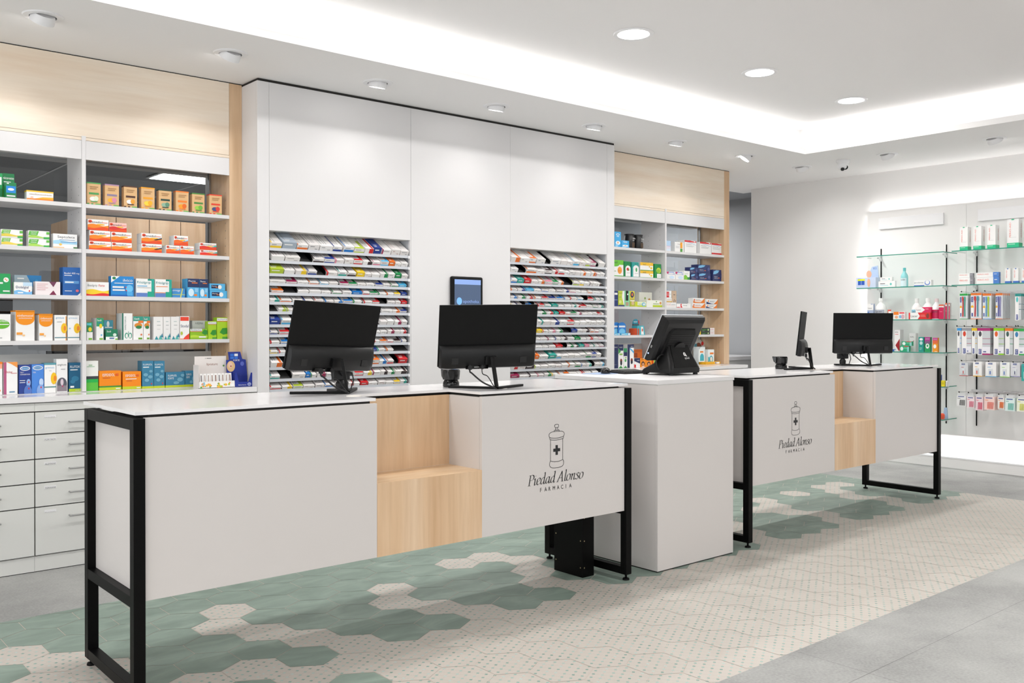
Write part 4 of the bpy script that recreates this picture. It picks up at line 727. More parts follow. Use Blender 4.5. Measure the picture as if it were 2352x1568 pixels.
# ---- floor: concrete with an inset of hexagonal cement tiles
fl = MB()
TX0, TX1, TY0, TY1 = -2.6, 7.45, 2.107, 4.59
fl.add([(-5, -4, -.003), (11, -4, -.003), (11, 13, -.003), (-5, 13, -.003)], [(0, 1, 2, 3)], 'tray_dark')
def fq(x0, y0, x1, y1, z, mname): fl.add([(x0, y0, z), (x1, y0, z), (x1, y1, z), (x0, y1, z)], [(0, 1, 2, 3)], mname)
def slabs(x0, x1, y0, y1):                      # porcelain slabs with fine joints
    S = 1.2
    i0, i1 = math.floor((x0 - .9) / S), math.ceil((x1 - .9) / S)
    j0, j1 = math.floor((y0 - .59) / S), math.ceil((y1 - .59) / S)
    for i in range(i0, i1):
        for j in range(j0, j1):
            a, b_, c_, d = .9 + i * S + .0006, .59 + j * S + .0006, .9 + (i + 1) * S - .0006, .59 + (j + 1) * S - .0006
            a, c_ = max(a, x0), min(c_, x1); b_, d = max(b_, y0), min(d, y1)
            if c_ - a > .002 and d - b_ > .002: fq(a, b_, c_, d, 0, 'concrete')
slabs(-4, 10, -3.5, TY0); slabs(-4, TX0, TY0, TY1); slabs(TX1, 10, TY0, TY1); slabs(-4, 10, TY1, 12.5)
fq(TX0, TY0, TX1, TY1, -.0008, 'grout')
TWD = .2205; TRH = TWD * .866
GREEN_LIMIT = {}
CREAM = {(0, 21), (0, 24), (0, 23), (0, 0), (0, 3 + 97), (0, 6), (0, 7), (0, 19), (0, -4), (-1, 22), (-1, 3), (-1, 7), (-1, 18), (-1, 17), (-1, -1), (-1, -4), (-2, 22), (-2, 3), (-2, 7), (-2, 18), (-2, 15),
         (-2, 0), (-2, -4), (-2, -3), (-3, 22), (-3, 0), (-3, 3), (-3, 6), (-3, 18), (-3, 14), (-3, -4), (-4, 1), (-4, 4), (-4, 7), (-4, -1), (-4, -2), (-4, 14), (-4, 18), (-4, 22)}
GREEN_LOW = {(-5, -2), (-6, 0), (-4, 15)}
def clip(poly, ax, lim, sgn):
    out = []
    for i in range(len(poly)):
        p, q = poly[i], poly[(i + 1) % len(poly)]
        ip, iq = sgn * (p[ax] - lim) <= 0, sgn * (q[ax] - lim) <= 0
        if ip: out.append(p)
        if ip != iq:
            t = (lim - p[ax]) / (q[ax] - p[ax]); out.append((p[0] + t * (q[0] - p[0]), p[1] + t * (q[1] - p[1])))
    return out
for rr in range(-12, 5):
    for cc in range(-22, 28):
        x = 1.776 + TWD * (cc + (.5 if rr % 2 else 0)); y = 4.095 + rr * TRH
        s_ = TWD / math.sqrt(3) - .0017
        poly = [(x + s_ * math.sin(R(60 * k)), y + s_ * math.cos(R(60 * k))) for k in range(6)][::-1]
        for ax, lim, sg in ((0, TX0, -1), (0, TX1, 1), (1, TY0, -1), (1, TY1, 1)):
            poly = clip(poly, ax, lim, sg)
            if len(poly) < 3: break
        if len(poly) < 3: continue
        green = (rr >= -4 and (rr, cc) not in CREAM) or (rr, cc) in GREEN_LOW
        if cc < -5 and rr < -1: green = False
        fl.add([(p[0], p[1], 0) for p in poly], [tuple(range(len(poly)))], 'tile_green' if green else 'tile_cream')
struct(fl.build('floor'))

# ---- ceiling: lower ring, trough, recessed field
ce = MB()
def cbox(a, b): ce.box(a, b, 'ceiling_paint')
LIP = .045
T_ = .15
cbox((-4, RY1, ZC), (XR + .2, 6.45, ZC + LIP)); cbox((-4, -3.5, ZC), (XR + .2, RY0, ZC + LIP))
cbox((RX, RY0, ZC), (XR + .2, RY1, ZC + LIP)); cbox((-4, RY0, ZC), (RX0, RY1, ZC + LIP))
cbox((RX0 - T_, RY0 - T_, ZU), (RX + T_, RY1 + T_, ZU + .05))
cbox((RX0 - T_, RY1 + T_, ZC + LIP), (RX + T_, RY1 + T_ + .03, ZU + .05)); cbox((RX0 - T_, RY0 - T_ - .03, ZC + LIP), (RX + T_, RY0 - T_, ZU + .05))
cbox((RX + T_, RY0 - T_, ZC + LIP), (RX + T_ + .03, RY1 + T_, ZU + .05)); cbox((RX0 - T_ - .03, RY0 - T_, ZC + LIP), (RX0 - T_, RY1 + T_, ZU + .05))
struct(ce.build('ceiling'))
# ---- walls
struct(bx('wall_right', (XR, -3.5, 0), (XR + .15, 6.2, ZC + .02), 'wall_paint'))
wl = MB().box((-4.1, -3.5, 0), (-4, 6, .5), 'wall_paint').box((-4.1, -3.5, 2.7), (-4, 6, ZC + .02), 'wall_paint').box((-4.1, 5.1, .5), (-4, 6, 2.7), 'wall_paint').box((-4.1, -3.5, .5), (-4, -2.7, 2.7), 'wall_paint')
struct(wl.build('wall_left'))
wf = MB().box((-4, -3.6, 0), (-1.9, -3.5, ZC + .02), 'wall_paint').box((6.7, -3.6, 0), (XR, -3.5, ZC + .02), 'wall_paint').box((-1.9, -3.6, 0), (6.7, -3.5, .4), 'wall_paint').box((-1.9, -3.6, 2.6), (6.7, -3.5, ZC + .02), 'wall_paint')
struct(wf.build('wall_front'))
wb = MB()
wb.box((-4, 5.96, 0), (.7, 6.06, ZC), 'wall_paint')
wb.box((.7, 5.96, 0), (2.5, 6.06, 1.14), 'wall_paint'); wb.box((.7, 5.96, 2.30), (2.5, 6.06, ZC), 'wall_paint')
wb.box((2.5, 6.02, 0), (5.76, 6.12, ZC), 'wall_paint')
wb.box((5.76, 5.96, 0), (7.58, 6.06, 1.14), 'wall_paint'); wb.box((5.76, 5.96, 2.30), (7.58, 6.06, ZC), 'wall_paint')
struct(wb.build('wall_back'))
# skirting box along the right wall
bb = MB(); bb.box((8.66, -3.5, 0), (8.818, 6.2, .088), 'wall_paint'); bb.box((8.655, -3.5, .088), (8.818, 6.2, .1), 'lamp_white')
struct(bb.build('baseboard_right'))
# ---- room behind the shelving
br = MB()
br.box((-1, 12.3, 0), (9.8, 12.4, 2.95), 'room_grey'); br.box((9.8, 6.1, 0), (9.9, 12.4, 2.95), 'room_grey'); br.box((-1.1, 6.06, 0), (-1, 12.4, 2.95), 'room_grey')
br.box((XR + .15, 6.1, 0), (9.8, 6.2, 2.95), 'room_grey')
struct(br.build('wall_backroom'))
bc = MB()
bc.box((-1, 6.46, 2.91), (9.8, 12.3, 2.96), 'room_grey'); bc.box((-4, 6.45, ZC), (XR + .2, 6.47, 2.95), 'room_grey')
for k in range(7): bc.box((-.4 + k * 1.5, 6.5, 2.904), (-.38 + k * 1.5, 12.3, 2.911), 'lamp_white')
struct(bc.build('ceiling_backroom'))

# ================================================================== CEILING LAMPS
def downlight(x, y, z, label, power=10, group='round ceiling panels in the recess'):
    t = thing('recessed_downlight', label, 'ceiling light', (x, y, z), group=group)
    MB().lathe([(.098, -.006), (.12, -.008), (.125, -.001), (.098, 0)], 'lamp_white', 40).build('trim_ring', t, smooth=True)
    MB().cyl((0, 0, -.005), .098, .004, 'lamp_glow', 40).build('diffuser', t)
    l = bpy.data.lights.new('downlight_lamp', 'AREA'); l.shape = 'DISK'; l.size = .19; l.energy = power; l.color = (1, .99, .98)
    o = bpy.data.objects.new('downlight_lamp', l); C.objects.link(o); o.location = (x, y, z - .012)
    return t
downlight(4.267, 3.855, ZU, 'round flush ceiling light nearest the camera, leftmost of the three in the recess')
downlight(5.591, 3.861, ZU, 'round flush ceiling light in the recess, middle of the three')
downlight(6.832, 3.866, ZU, 'round flush ceiling light in the recess, farthest from the camera')
for x, nm in ((2.94, 'first'), (1.6, 'second'), (.3, 'third')):
    downlight(x, 3.855, ZU, 'round flush recess light outside the photo, %s beyond its top edge' % nm)
for k, (x, y) in enumerate(((-.6, 0.2), (1.8, 0.2), (4.2, 0.2), (6.4, 0.2), (-.6, -2), (3, -2), (6, -2))):  # unseen downlights added to fill the counter fronts
    downlight(x, y, ZC, 'added unseen round fill light over the shop floor, %s of seven' % ['first', 'second', 'third', 'fourth', 'fifth', 'sixth', 'seventh'][k], 17, 'added fill lights over the shop floor')

def gimbal(x, y, label, d, power, lit=True, ang=70):
    """adjustable spotlight: flat ring in the ceiling and a short drum tilted out of it"""
    t = thing('tilting_spotlight', label, 'spotlight', (x, y, ZC), group='adjustable spotlights in the lower ceiling')
    MB().lathe([(.063, -.001), (.063, -.007), (.09, -.006), (.094, 0)], 'lamp_white', 32).lathe([(.056, -.001), (.063, -.001)], 'dark_grey', 32).build('trim_ring', t, smooth=True)
    dv = Vector(d).normalized()
    q = dv.to_track_quat('-Z', 'Y').to_euler()
    hd = MB().lathe([(.0, .02), (.052, .02), (.058, .0), (.058, -.024), (.05, -.026), (.048, -.018)], 'lamp_white', 32).build('lamp_head', t, (0, 0, -.006), tuple(q), smooth=True)
    MB().cyl((0, 0, -.023), .0485, .003, 'spot_glow' if lit else 'spot_glow', 28).build('lens', hd)
    sl = spot('spot_lamp', Vector((x, y, ZC - .006)) + dv * .05, dv, power, ang)
    if ang == 105: spot('added_floor_spot', Vector((x, y, ZC - .006)) + dv * .05, (0, -.6, -1), 30, 125, .9)  # second wide lamp, added so the counters shadow the floor
    return t
back_d = (0, .62, -1)
names = ['leftmost adjustable spotlight, above the wood panel at the photo\'s left edge', 'adjustable spotlight above the right end of the left wood panel',
         'adjustable spotlight in front of the left half of the white cabinet wall', 'adjustable spotlight in front of the middle of the white cabinet wall',
         'adjustable spotlight in front of the right end of the white cabinet wall', 'adjustable spotlight above the right wood panel',
         'adjustable spotlight just right of the right wood panel', 'adjustable spotlight left of the dome camera, near the right wall']
dirs = [(-.1, .75, -1), (-.1, .75, -1), (0, .24, -1), (0, .24, -1), (0, .24, -1), (0, .26, -1), (-.5, .5, -1), (.6, .1, -1)]
for i, (nm, d) in enumerate(zip(names, dirs)):
    gimbal(1.224 + .969 * i if i < 7 else 7.95, 5.01, nm, d, (5, 5, 2.7, 2.7, 2.7, 3.5, 5, 10)[i], True, 78 if i < 2 else 105)
for y, nm in ((4.143, 'adjustable spotlight right of the dome camera'), (3.226, 'adjustable spotlight nearest the photo\'s right edge')):
    gimbal(7.94, y, nm, (.7, -.1, -1), 1.8, True, 100)
for y, nm in ((2.3, 'nearer'), (1.4, 'farther')): gimbal(7.94, y, 'adjustable spotlight outside the photo\'s right edge, the %s one' % nm, (.7, -.1, -1), 1.8, True, 100)

# dome camera
t = thing('dome_camera', 'white ceiling dome security camera with black lens', 'security camera', (7.914, 4.56, ZC), (0, 0, R(50)))
MB().lathe([(0, -.001), (.06, -.001), (.06, -.018), (.052, -.026), (.05, -.03), (0, -.03)], 'lamp_white', 32).build('mount_ring', t, smooth=True)
MB().lathe([(.05 * math.cos(a), -.042 - .05 * math.sin(a)) for a in [i * PI / 20 - .3 for i in range(0, 14)]] , 'lamp_white', 32).build('dome', t, smooth=True)
MB().cyl((0, 0, 0), .022, .012, 'gloss_black', 24).build('lens', t, (-.022, -.014, -.066), (R(0), R(-125), 0))
MB().cyl((0, 0, 0), .017, .01, 'gloss_black', 24).build('infrared_window', t, (-.024, .012, -.083), (R(-8), R(-145), 0))

# ================================================================== BACK SHELVING
SHZ = [2.007, 1.749, 1.484, 1.229, .937]
def holes(mb, x, sgn, y0, y1, z0, z1):
    """two columns of shelf-pin holes on an upright's side"""
    for yy in (y0, y1):
        z = z0
        while z < z1:
            mb.box((x - .0006 if sgn < 0 else x, yy - .003, z), (x if sgn < 0 else x + .0006, yy + .003, z + .006), 'steel'); z += .048

def shelf_unit(x0, xd, x1, woodright, label, xl0):
    """x0..x1 outer limits, xd = left side of the central divider"""
    t = thing('wall_shelving', label, 'shelving', (x0, YW, 0))
    t.location = (0, 0, 0)
    yb = 5.90
    # wood above
    wp = MB().box((x0, YW - .001, 2.386), (x1 - .085, YW + .02, ZC - .006), 'wood_horizontal').build('upper_panel', t, label='pale wood fascia panel')
    bx('lower_rail', (x0, YW + .001, 2.368), (x1 - .081, YW + .02, 2.3845), 'wood_horizontal', t, label='pale wood strip')
    eu = MB().box((x1 - .083, YW, .936), (x1, yb + .04, ZC - .006), 'wood_vertical'); holes(eu, x1 - .083, -1, YW + .06, YW + .2, 1.0, 2.2)
    eu.build('end_upright', t, label='pale wood upright with shelf-pin holes')
    bx('shadow_gap', (x0, YW + .002, ZC - .0058), (x1, YW + .2, ZC - .0005), 'black_gap', t, label='black strip standing in for shade in the joint below the ceiling')  # black strip paints in the shade under the ceiling
    # divider
    d = MB().box((xd, YW - .003, .937), (xd + .021, yb, 2.372), 'white_laminate')
    d.box((xd - .001, YW - .003, 2.372), (xd + .022, YW + .0005, 2.392), 'white_laminate')
    holes(d, xd, -1, YW + .06, YW + .2, 1.0, 2.2); 
    d.build('divider', t)
    for a, b_ in ((x0, xd - .001), (xd + .022, x1 - .084)):
        bx('header', (a, YW - .001, 2.259), (b_, YW + .018, 2.366), 'white_laminate', t)
        for z in SHZ[:4]:
            bx('shelf', (a, YW, z - .022), (b_, yb - .005, z), 'white_laminate', t)
        bx('bottom_shelf', (a, YW, .9355), (b_, yb, .937), 'white_laminate', t)
        bx('plinth', (a, YW - .002, .9352), (b_, YW + .001, .9366), 'white_laminate', t)
        bx('back_board', (a, yb - .002, .938), (b_, yb + .012, 1.147), 'grey_laminate', t)
        bx('glass_back', (a, yb, 1.149), (b_, yb + .008, 2.30), 'partition_glass', t, label='clear glass back')
    bx('glass_channel', (x1 - .097, yb - .006, 1.147), (x1 - .0845, yb + .02, 2.31), 'steel', t, label='grey metal glass channel')
    return t
shelf_unit(.74, 1.572, 2.531, True, 'white shelving with pale wood surround, left of the white cabinet wall', .74)
shelf_unit(5.731, 6.642, 7.617, True, 'white shelving with pale wood surround, right of the white cabinet wall', 5.731)

# worktops and drawers below
def worktop(x0, x1, label):
    o = MB().box((x0, YF, .9045), (x1, YW + .3, .935), 'worktop').build('worktop', bevel=.001)
    return tag(o, label, 'worktop')
worktop(.3, 2.529, 'white worktop below the left shelving')
worktop(5.7325, 7.617, 'white worktop below the right shelving')
DZ = [.854, .733, .602, .474, .346, .088]
TAGS = ['', 'FORTADE', 'ALEMANE', 'TERMANE', '']
def drawer_cabinet(x0, x1, label, tags=True):
    t = thing('drawer_cabinet', label, 'drawer cabinet', (x0, YF, 0), group='white drawer cabinets below the shelving')
    w_ = x1 - x0
    bx('carcass', (0, .03, .002), (w_, .5, .9), 'grey_laminate', t)
    bx('top_rail', (0, .012, .857), (w_, .03, .9), 'grey_laminate', t)
    MB().box((0, .02, .004), (w_, .03, .083), 'grey_laminate').box((0, .022, 0), (w_, .03, .0038), 'black_gap').build('plinth', t)
    bx('shadow_gap', (.0005, .0255, .086), (w_ - .0005, .0295, .856), 'black_gap', t, label='dark joints between drawers')
    for i in range(5):
        dr = bx('drawer', (.0025, .01, DZ[i + 1] + .003), (w_ - .0025, .025, DZ[i] - .003), 'grey_laminate', t)
        zc_ = DZ[i] - .061
        h = MB().tube([(w_ / 2 - .055, .011, zc_), (w_ / 2 - .055, -.018, zc_)], .004, 'steel').tube([(w_ / 2 + .055, .011, zc_), (w_ / 2 + .055, -.018, zc_)], .004, 'steel').tube([(w_ / 2 - .059, -.018, zc_), (w_ / 2 + .059, -.018, zc_)], .0045, 'steel')
        h.build('handle', dr, label='thin brushed metal bar handle')
        if tags:
            g = MB().box((.045, .0085, DZ[i] - .034), (.105, .01, DZ[i] - .02), 'lamp_white')
            for k in range(9): g.box((.0465 + k * .0065, .0075, DZ[i] - .021), (.0505 + k * .0065, .0098, DZ[i] - .0185), 'lamp_white')
            if TAGS[i]: lettering(g, TAGS[i], .048, DZ[i] - .0335, .008, '#3a3a3a', .0084, width=.054)
            else:
                for k in range(7): g.box((.0485 + k * .0078, .0083, DZ[i] - .0325), (.0515 + k * .0078, .0086, DZ[i] - .0295), 'steel')
            g.build('name_strip', dr, label='white plastic name strip')
    return t
drawer_cabinet(1.275, 1.725, 'white drawer cabinet with name strips, beside the black counter leg')
drawer_cabinet(.825, 1.274, 'white drawer cabinet without name strips in view, cut by the left edge of the photo', False)
drawer_cabinet(1.726, 2.528, 'white drawer cabinet hidden behind the front counter, below the left shelving', False)
drawer_cabinet(5.735, 6.67, 'white drawer cabinet behind the kiosk, left half of the right shelving', False)
drawer_cabinet(6.671, 7.61, 'white drawer cabinet below the right half of the right shelving', False)

# ================================================================== WHITE CABINET WALL WITH TRAY RACKS
cw = thing('tray_cabinet', 'tall white cabinet wall with two recessed racks of medicine trays', 'cabinet wall')
FX0, FX1, FZ = 2.532, 5.73, 2.828
N1, N2 = (2.612, 3.665), (4.581, 5.64)
NZ0, NZ1 = .86, 1.908
def fp(x0, x1, z0, z1, nm='front_panel'): return bx(nm, (x0, YF, z0), (x1, YF + .02, z1), 'white_laminate', cw, bevel=.0006)
fp(FX0, 2.6095, 0, FZ, 'end_stile')
fp(2.611, 3.6715, NZ1, FZ); fp(2.611, 3.6715, 0, NZ0); fp(3.665, 3.6715, NZ0 + .0005, NZ1 - .0005, 'edge_strip')
fp(3.6735, 4.581, 0, FZ); fp(4.5825, 5.64, NZ1, FZ); fp(4.5825, 5.64, 0, NZ0)
fp(5.6415, FX1, 0, FZ, 'end_stile')
bx('side_panel', (FX0, YF + .0205, 0), (FX0 + .02, 6.01, FZ), 'white_laminate', cw)
bx('side_panel', (FX1 - .02, YF + .0205, 0), (FX1, 6.01, FZ), 'white_laminate', cw)
bx('back_panel', (FX0 + .021, 5.80, .05), (FX1 - .021, 5.82, FZ - .01), 'dark_grey', cw)
bx('shadow_gap', (FX0 + .004, YF + .002, FZ + .0004), (FX1 - .004, 5.8, ZC - .0008), 'black_gap', cw, label='black strip standing in for shade in the gap above the cabinet')  # gap shade painted as a black strip under the ceiling
for a, b_ in (N1, N2):
    c_ = MB().box((a - .001 if a < 3 else a, YF + .021, NZ1), (b_ + .001, 5.79, NZ1 + .01), 'grey_laminate')
    c_.box((a - .012, YF + .021, NZ0), (a - .0005, 5.79, NZ1), 'lip_metal').box((b_ + .0005, YF + .021, NZ0), (b_ + .012, 5.79, NZ1), 'lip_metal')
    c_.box((a, YF + .021, NZ0 - .01), (b_, 5.79, NZ0 - .001), 'grey_laminate')
    c_.build('rack_lining', cw)
    # hinge pins along the right side
TZ = [1.800, 1.722, 1.640, 1.580, 1.521, 1.462, 1.402, 1.320, 1.258, 1.198, 1.138, 1.052, .978, .913]
BH = [.040, .031, .030, .016, .017, .017, .017, .031, .021, .017, .017, .032, .028, .021]
SL = R(31)
ACC = {'w': (W_, 'plain white'), 's': ('#a9b4c0', 'grey-blue'), 'o': ('#e8742a', 'orange'), 'n': ('#27408f', 'navy'), 'b': ('#2277c4', 'blue'), 'l': ('#b4c93c', 'lime'), 'r': ('#cf2b30', 'red'), 'm': ('#9a2450', 'dark red'),
       'k': ('#3a2a2c', 'blackish'), 'p': ('#e08aa0', 'pink'), 'c': ('#55b4e0', 'light blue'), 'y': ('#f0cb2e', 'yellow'), 't': ('#35a396', 'teal'), 'g': ('#1f8a4c', 'green')}
ORD = ['first', 'second', 'third', 'fourth', 'fifth', 'sixth', 'seventh', 'eighth', 'ninth', 'tenth', 'eleventh', 'twelfth', 'thirteenth', 'fourteenth', 'fifteenth', 'sixteenth', 'seventeenth']
def tray_carton(w_, h, L_, key):
    col, _ = ACC[key.lower()]; full = key.isupper()
    white = rnd.choice(['#ebe7e4', '#efecea', '#e9e4e2', '#f1eeec'])
    base = col if full else white
    mb = MB()
    mb.box((0, 0, 0), (w_, L_, h), base)
    e = .0005
    ink = rnd.choice(['#8a8c90', '#a09a98', '#6f7a90', '#b08a86'])
    st = rnd.randint(0, 3)
    acc = W_ if full else col
    def front(u0, v0, u1, v1, c, k=1): mb.add([(u0 * w_, -e * k, v0 * h), (u1 * w_, -e * k, v0 * h), (u1 * w_, -e * k, v1 * h), (u0 * w_, -e * k, v1 * h)], [(0, 1, 2, 3)], c)
    def topf(u0, v0, u1, v1, c, k=1): mb.add([(u0 * w_, v0 * L_, h + e * k), (u1 * w_, v0 * L_, h + e * k), (u1 * w_, v1 * L_, h + e * k), (u0 * w_, v1 * L_, h + e * k)], [(0, 1, 2, 3)], c)
    if key != 'w':
        if full:
            front(.1, .55, .7, .72, W_); topf(.1, .1, .5, .14, W_); topf(.1, .2, .6, .23, W_)
        elif st == 0: front(.02, .04, .98, .45, acc); topf(.0, 0, .1, 1, acc)
        elif st == 1: front(.5, .04, .98, .95, acc); topf(.7, 0, .92, .8, acc)
        elif st == 2: front(.0, .0, .16, 1, acc); topf(.0, 0, .16, 1, acc)
        else: front(.0, 0, 1, .3, acc); topf(.0, .0, 1, .12, acc); topf(.7, .12, 1, .6, acc)
    for i in range(rnd.randint(1, 3)):
        u = .1 + .22 * i + rnd.random() * .1
        topf(u, .06 + .1 * rnd.random(), u + .035, .75, ink, 2)
    if not full and st != 1:
        front(.12, .62, .12 + .5 * rnd.random() + .2, .72, ink, 2)
        if key == 'w': front(.6, .2, .85, .3, ink, 2)
    return mb
def rack(nx, rows, side):
    for r_, row in enumerate(rows):
        z = TZ[r_]
        t = thing('medicine_tray', 'sloping metal tray, %s from the top in the %s recessed rack' % (ORD[r_], side), 'tray', (nx[0], YF + .012, z), group='sloping trays of the %s rack' % side)
        W = nx[1] - nx[0]
        LT = .27
        pl = MB()
        c, s_ = math.cos(SL), math.sin(SL)
        def P_t(y, zz): return (y * c - zz * s_, y * s_ + zz * c)
        a, b_, d_, e_ = P_t(0, -.004), P_t(LT, -.004), P_t(LT, -.002), P_t(0, -.002)
        pl.prism([a, b_, d_, e_], .004, W - .004, 'tray_dark', 'yz')
        pl.build('tray_plate', t, label='dark perforated sloping plate')
        lp = MB().box((.002, -.006, -.0175), (W - .002, -.002, .001), 'lip_metal')
        lp.box((.002, -.009, -.0175), (W - .002, -.006, -.0135), 'lip_metal')
        n = int((W - .02) / .0095)
        lp.build('tray_lip', t, label='pale grey grooved front lip')
        cl = MB().box((W - .014, -.012, -.020), (W - .002, -.0105, -.002), 'lamp_white'); cl.build('end_clip', t, label='small white end clip')
        items = [(int(q[:-1].split('-')[0]) / 1000, int(q[:-1].split('-')[1]) / 1000, q[-1]) for q in row.split()]
        prev = nx[0]
        for k, (x0, x1, key) in enumerate(items):
            x0 = max(x0, nx[0] + .006, prev + .0015); x1 = min(x1, nx[1] - .006)
            prev = x1
            w_ = max(.012, x1 - x0 - .003)
            h = min(.046, BH[r_] * (1.15 if key.isupper() else rnd.uniform(.82, 1.12)))
            L_ = rnd.uniform(.15, .23)
            ac, an = ACC[key.lower()]
            desc = ('plain white carton' if key == 'w' else (an + ' carton' if key.isupper() else 'white carton with %s print' % an))
            o = tray_carton(w_, h, L_, key).build('medicine_carton', None, (x0, YF + .012, z - .0005), (SL, 0, 0))
            tag(o, '%s, %s from left, %s tray down, %s rack' % (desc, ORD[k], ORD[r_], side), 'medicine carton', 'medicine cartons in the sloping trays')
            # black divider where the photo leaves a gap after this carton
            if k + 1 < len(items) and .02 < items[k + 1][0] - x1 < .14:
                xd = items[k + 1][0] - nx[0] - .006
                dv = MB().prism([P_t(.008, .0), P_t(.0, .012), P_t(.006, .024), P_t(.02, .03), P_t(.26, .03), P_t(.26, 0)], xd - .004, xd, 'gloss_black', 'yz')
                dv.build('divider', t, label='black plastic divider')
rack(N1, TRAYS_LEFT, 'left'); rack(N2, TRAYS_RIGHT, 'right')

# tablet on the cabinet wall
t = thing('wall_tablet', 'black wall-mounted tablet with a blue login screen between the racks', 'tablet', (4.149, YF, 1.47))
MB().box((-.145, -.03, -.2), (.145, -.002, .2), 'monitor_black').build('case', t, bevel=.012)
bx('wall_bracket', (-.06, -.004, -.1), (.06, 0.0, .1), 'monitor_black', t)
mt, b = newmat('screen_blue', hexc('#3c4a60'), .2)
b.inputs['Emission Color'].default_value = hexc('#46556f'); b.inputs['Emission Strength'].default_value = .55
mt, b = newmat('screen_bar', hexc('#6f88b8'), .2)
b.inputs['Emission Color'].default_value = hexc('#7a92c2'); b.inputs['Emission Strength'].default_value = .6
mt, b = newmat('screen_logo', hexc('#6a92c8'), .2)
b.inputs['Emission Color'].default_value = hexc('#5f9ad6'); b.inputs['Emission Strength'].default_value = .7
sc = MB().box((-.12, -.0315, -.18), (.12, -.0302, .178), 'screen_blue')
sc.box((-.12, -.0322, .142), (.12, -.0316, .178), 'screen_bar')
sc.add([(-.078 + .024 * math.cos(2 * PI * i / 24), -.0325, .021 + .027 * math.sin(2 * PI * i / 24)) for i in range(24)], [tuple(range(24))], 'screen_logo')
lettering(sc, 'apotheka', -.044, .010, .022, 'screen_bar', -.0326, width=.146)
sc.build('screen', t, label='blue-grey lit screen with a round logo and a name')

# ================================================================== SERVICE COUNTERS
def stroke2d(mb, pts, wd, y, mname, closed=False):
    n = len(pts)
    rng = range(n if closed else n - 1)
    for i in rng:
        a = Vector(pts[i]); b_ = Vector(pts[(i + 1) % n]); t_ = (b_ - a)
        if t_.length < 1e-6: continue
        t_.normalize(); nn = Vector((-t_.y, t_.x)) * wd / 2; ex = t_ * wd * .25
        a = a - ex; b_ = b_ + ex
        q = [a - nn, b_ - nn, b_ + nn, a + nn]
        mb.add([(p.x, y - .00001 * (i % 7), p.y) for p in q], [(0, 1, 2, 3)], mname)
def smooth2(pts, k=5):
    out = []
    for i in range(len(pts) - 1):
        p0 = pts[max(i - 1, 0)]; p1 = pts[i]; p2 = pts[i + 1]; p3 = pts[min(i + 2, len(pts) - 1)]
        for j in range(k):
            t_ = j / k
            out.append(tuple(.5 * ((2 * p1[c]) + (-p0[c] + p2[c]) * t_ + (2 * p0[c] - 5 * p1[c] + 4 * p2[c] - p3[c]) * t_ ** 2 + (-p0[c] + 3 * p1[c] - 3 * p2[c] + p3[c]) * t_ ** 3) for c in (0, 1)))
    out.append(pts[-1]); return out
HAND = {   # broad-nib italic letters: strokes, advance
 'P': ([[(.12, 0), (.13, .68)], [(.02, .005), (.24, .005)], [(.02, .675), (.14, .675)], [(.13, .67), (.25, .69), (.37, .65), (.42, .53), (.38, .41), (.28, .35), (.13, .34)]], .44),
 'i': ([[(.03, .37), (.1, .43), (.1, .06), (.13, .0), (.2, .06)], [(.10, .58), (.12, .62)]], .22),
 'e': ([[(.06, .19), (.2, .24), (.29, .33), (.26, .43), (.18, .44), (.08, .35), (.05, .2), (.08, .05), (.17, 0), (.3, .09)]], .33),
 'd': ([[(.29, .38), (.22, .44), (.12, .4), (.05, .27), (.04, .12), (.09, .01), (.18, .05), (.28, .2)], [(.21, .71), (.29, .74), (.285, .3), (.285, .06), (.32, 0), (.39, .07)]], .4),
 'a': ([[(.29, .38), (.22, .44), (.12, .4), (.05, .27), (.04, .12), (.09, .01), (.18, .05), (.28, .2)], [(.3, .44), (.285, .3), (.285, .06), (.32, 0), (.39, .07)]], .4),
 'A': ([[(.04, .005), (.31, .69)], [(.30, .7), (.44, .005)], [(.13, .25), (.39, .25)], [(-.04, .005), (.11, .005)], [(.35, .005), (.53, .005)]], .54),
 'l': ([[(.04, .71), (.11, .74), (.1, .3), (.1, .06), (.14, 0), (.2, .06)]], .2),
 'o': ([[(.2, .44), (.09, .38), (.04, .2), (.08, .03), (.17, 0), (.28, .07), (.33, .25), (.29, .4), (.2, .44)]], .37),
 'n': ([[(.02, .36), (.09, .43), (.1, .3), (.08, .005)], [(.09, .22), (.18, .38), (.27, .44), (.31, .37), (.295, .2), (.29, .06), (.33, 0), (.4, .07)]], .42),
 's': ([[(.27, .37), (.2, .44), (.11, .42), (.08, .33), (.14, .26), (.22, .19), (.25, .1), (.18, .01), (.09, 0), (.03, .07)]], .3),
 ' ': ([], .16)}
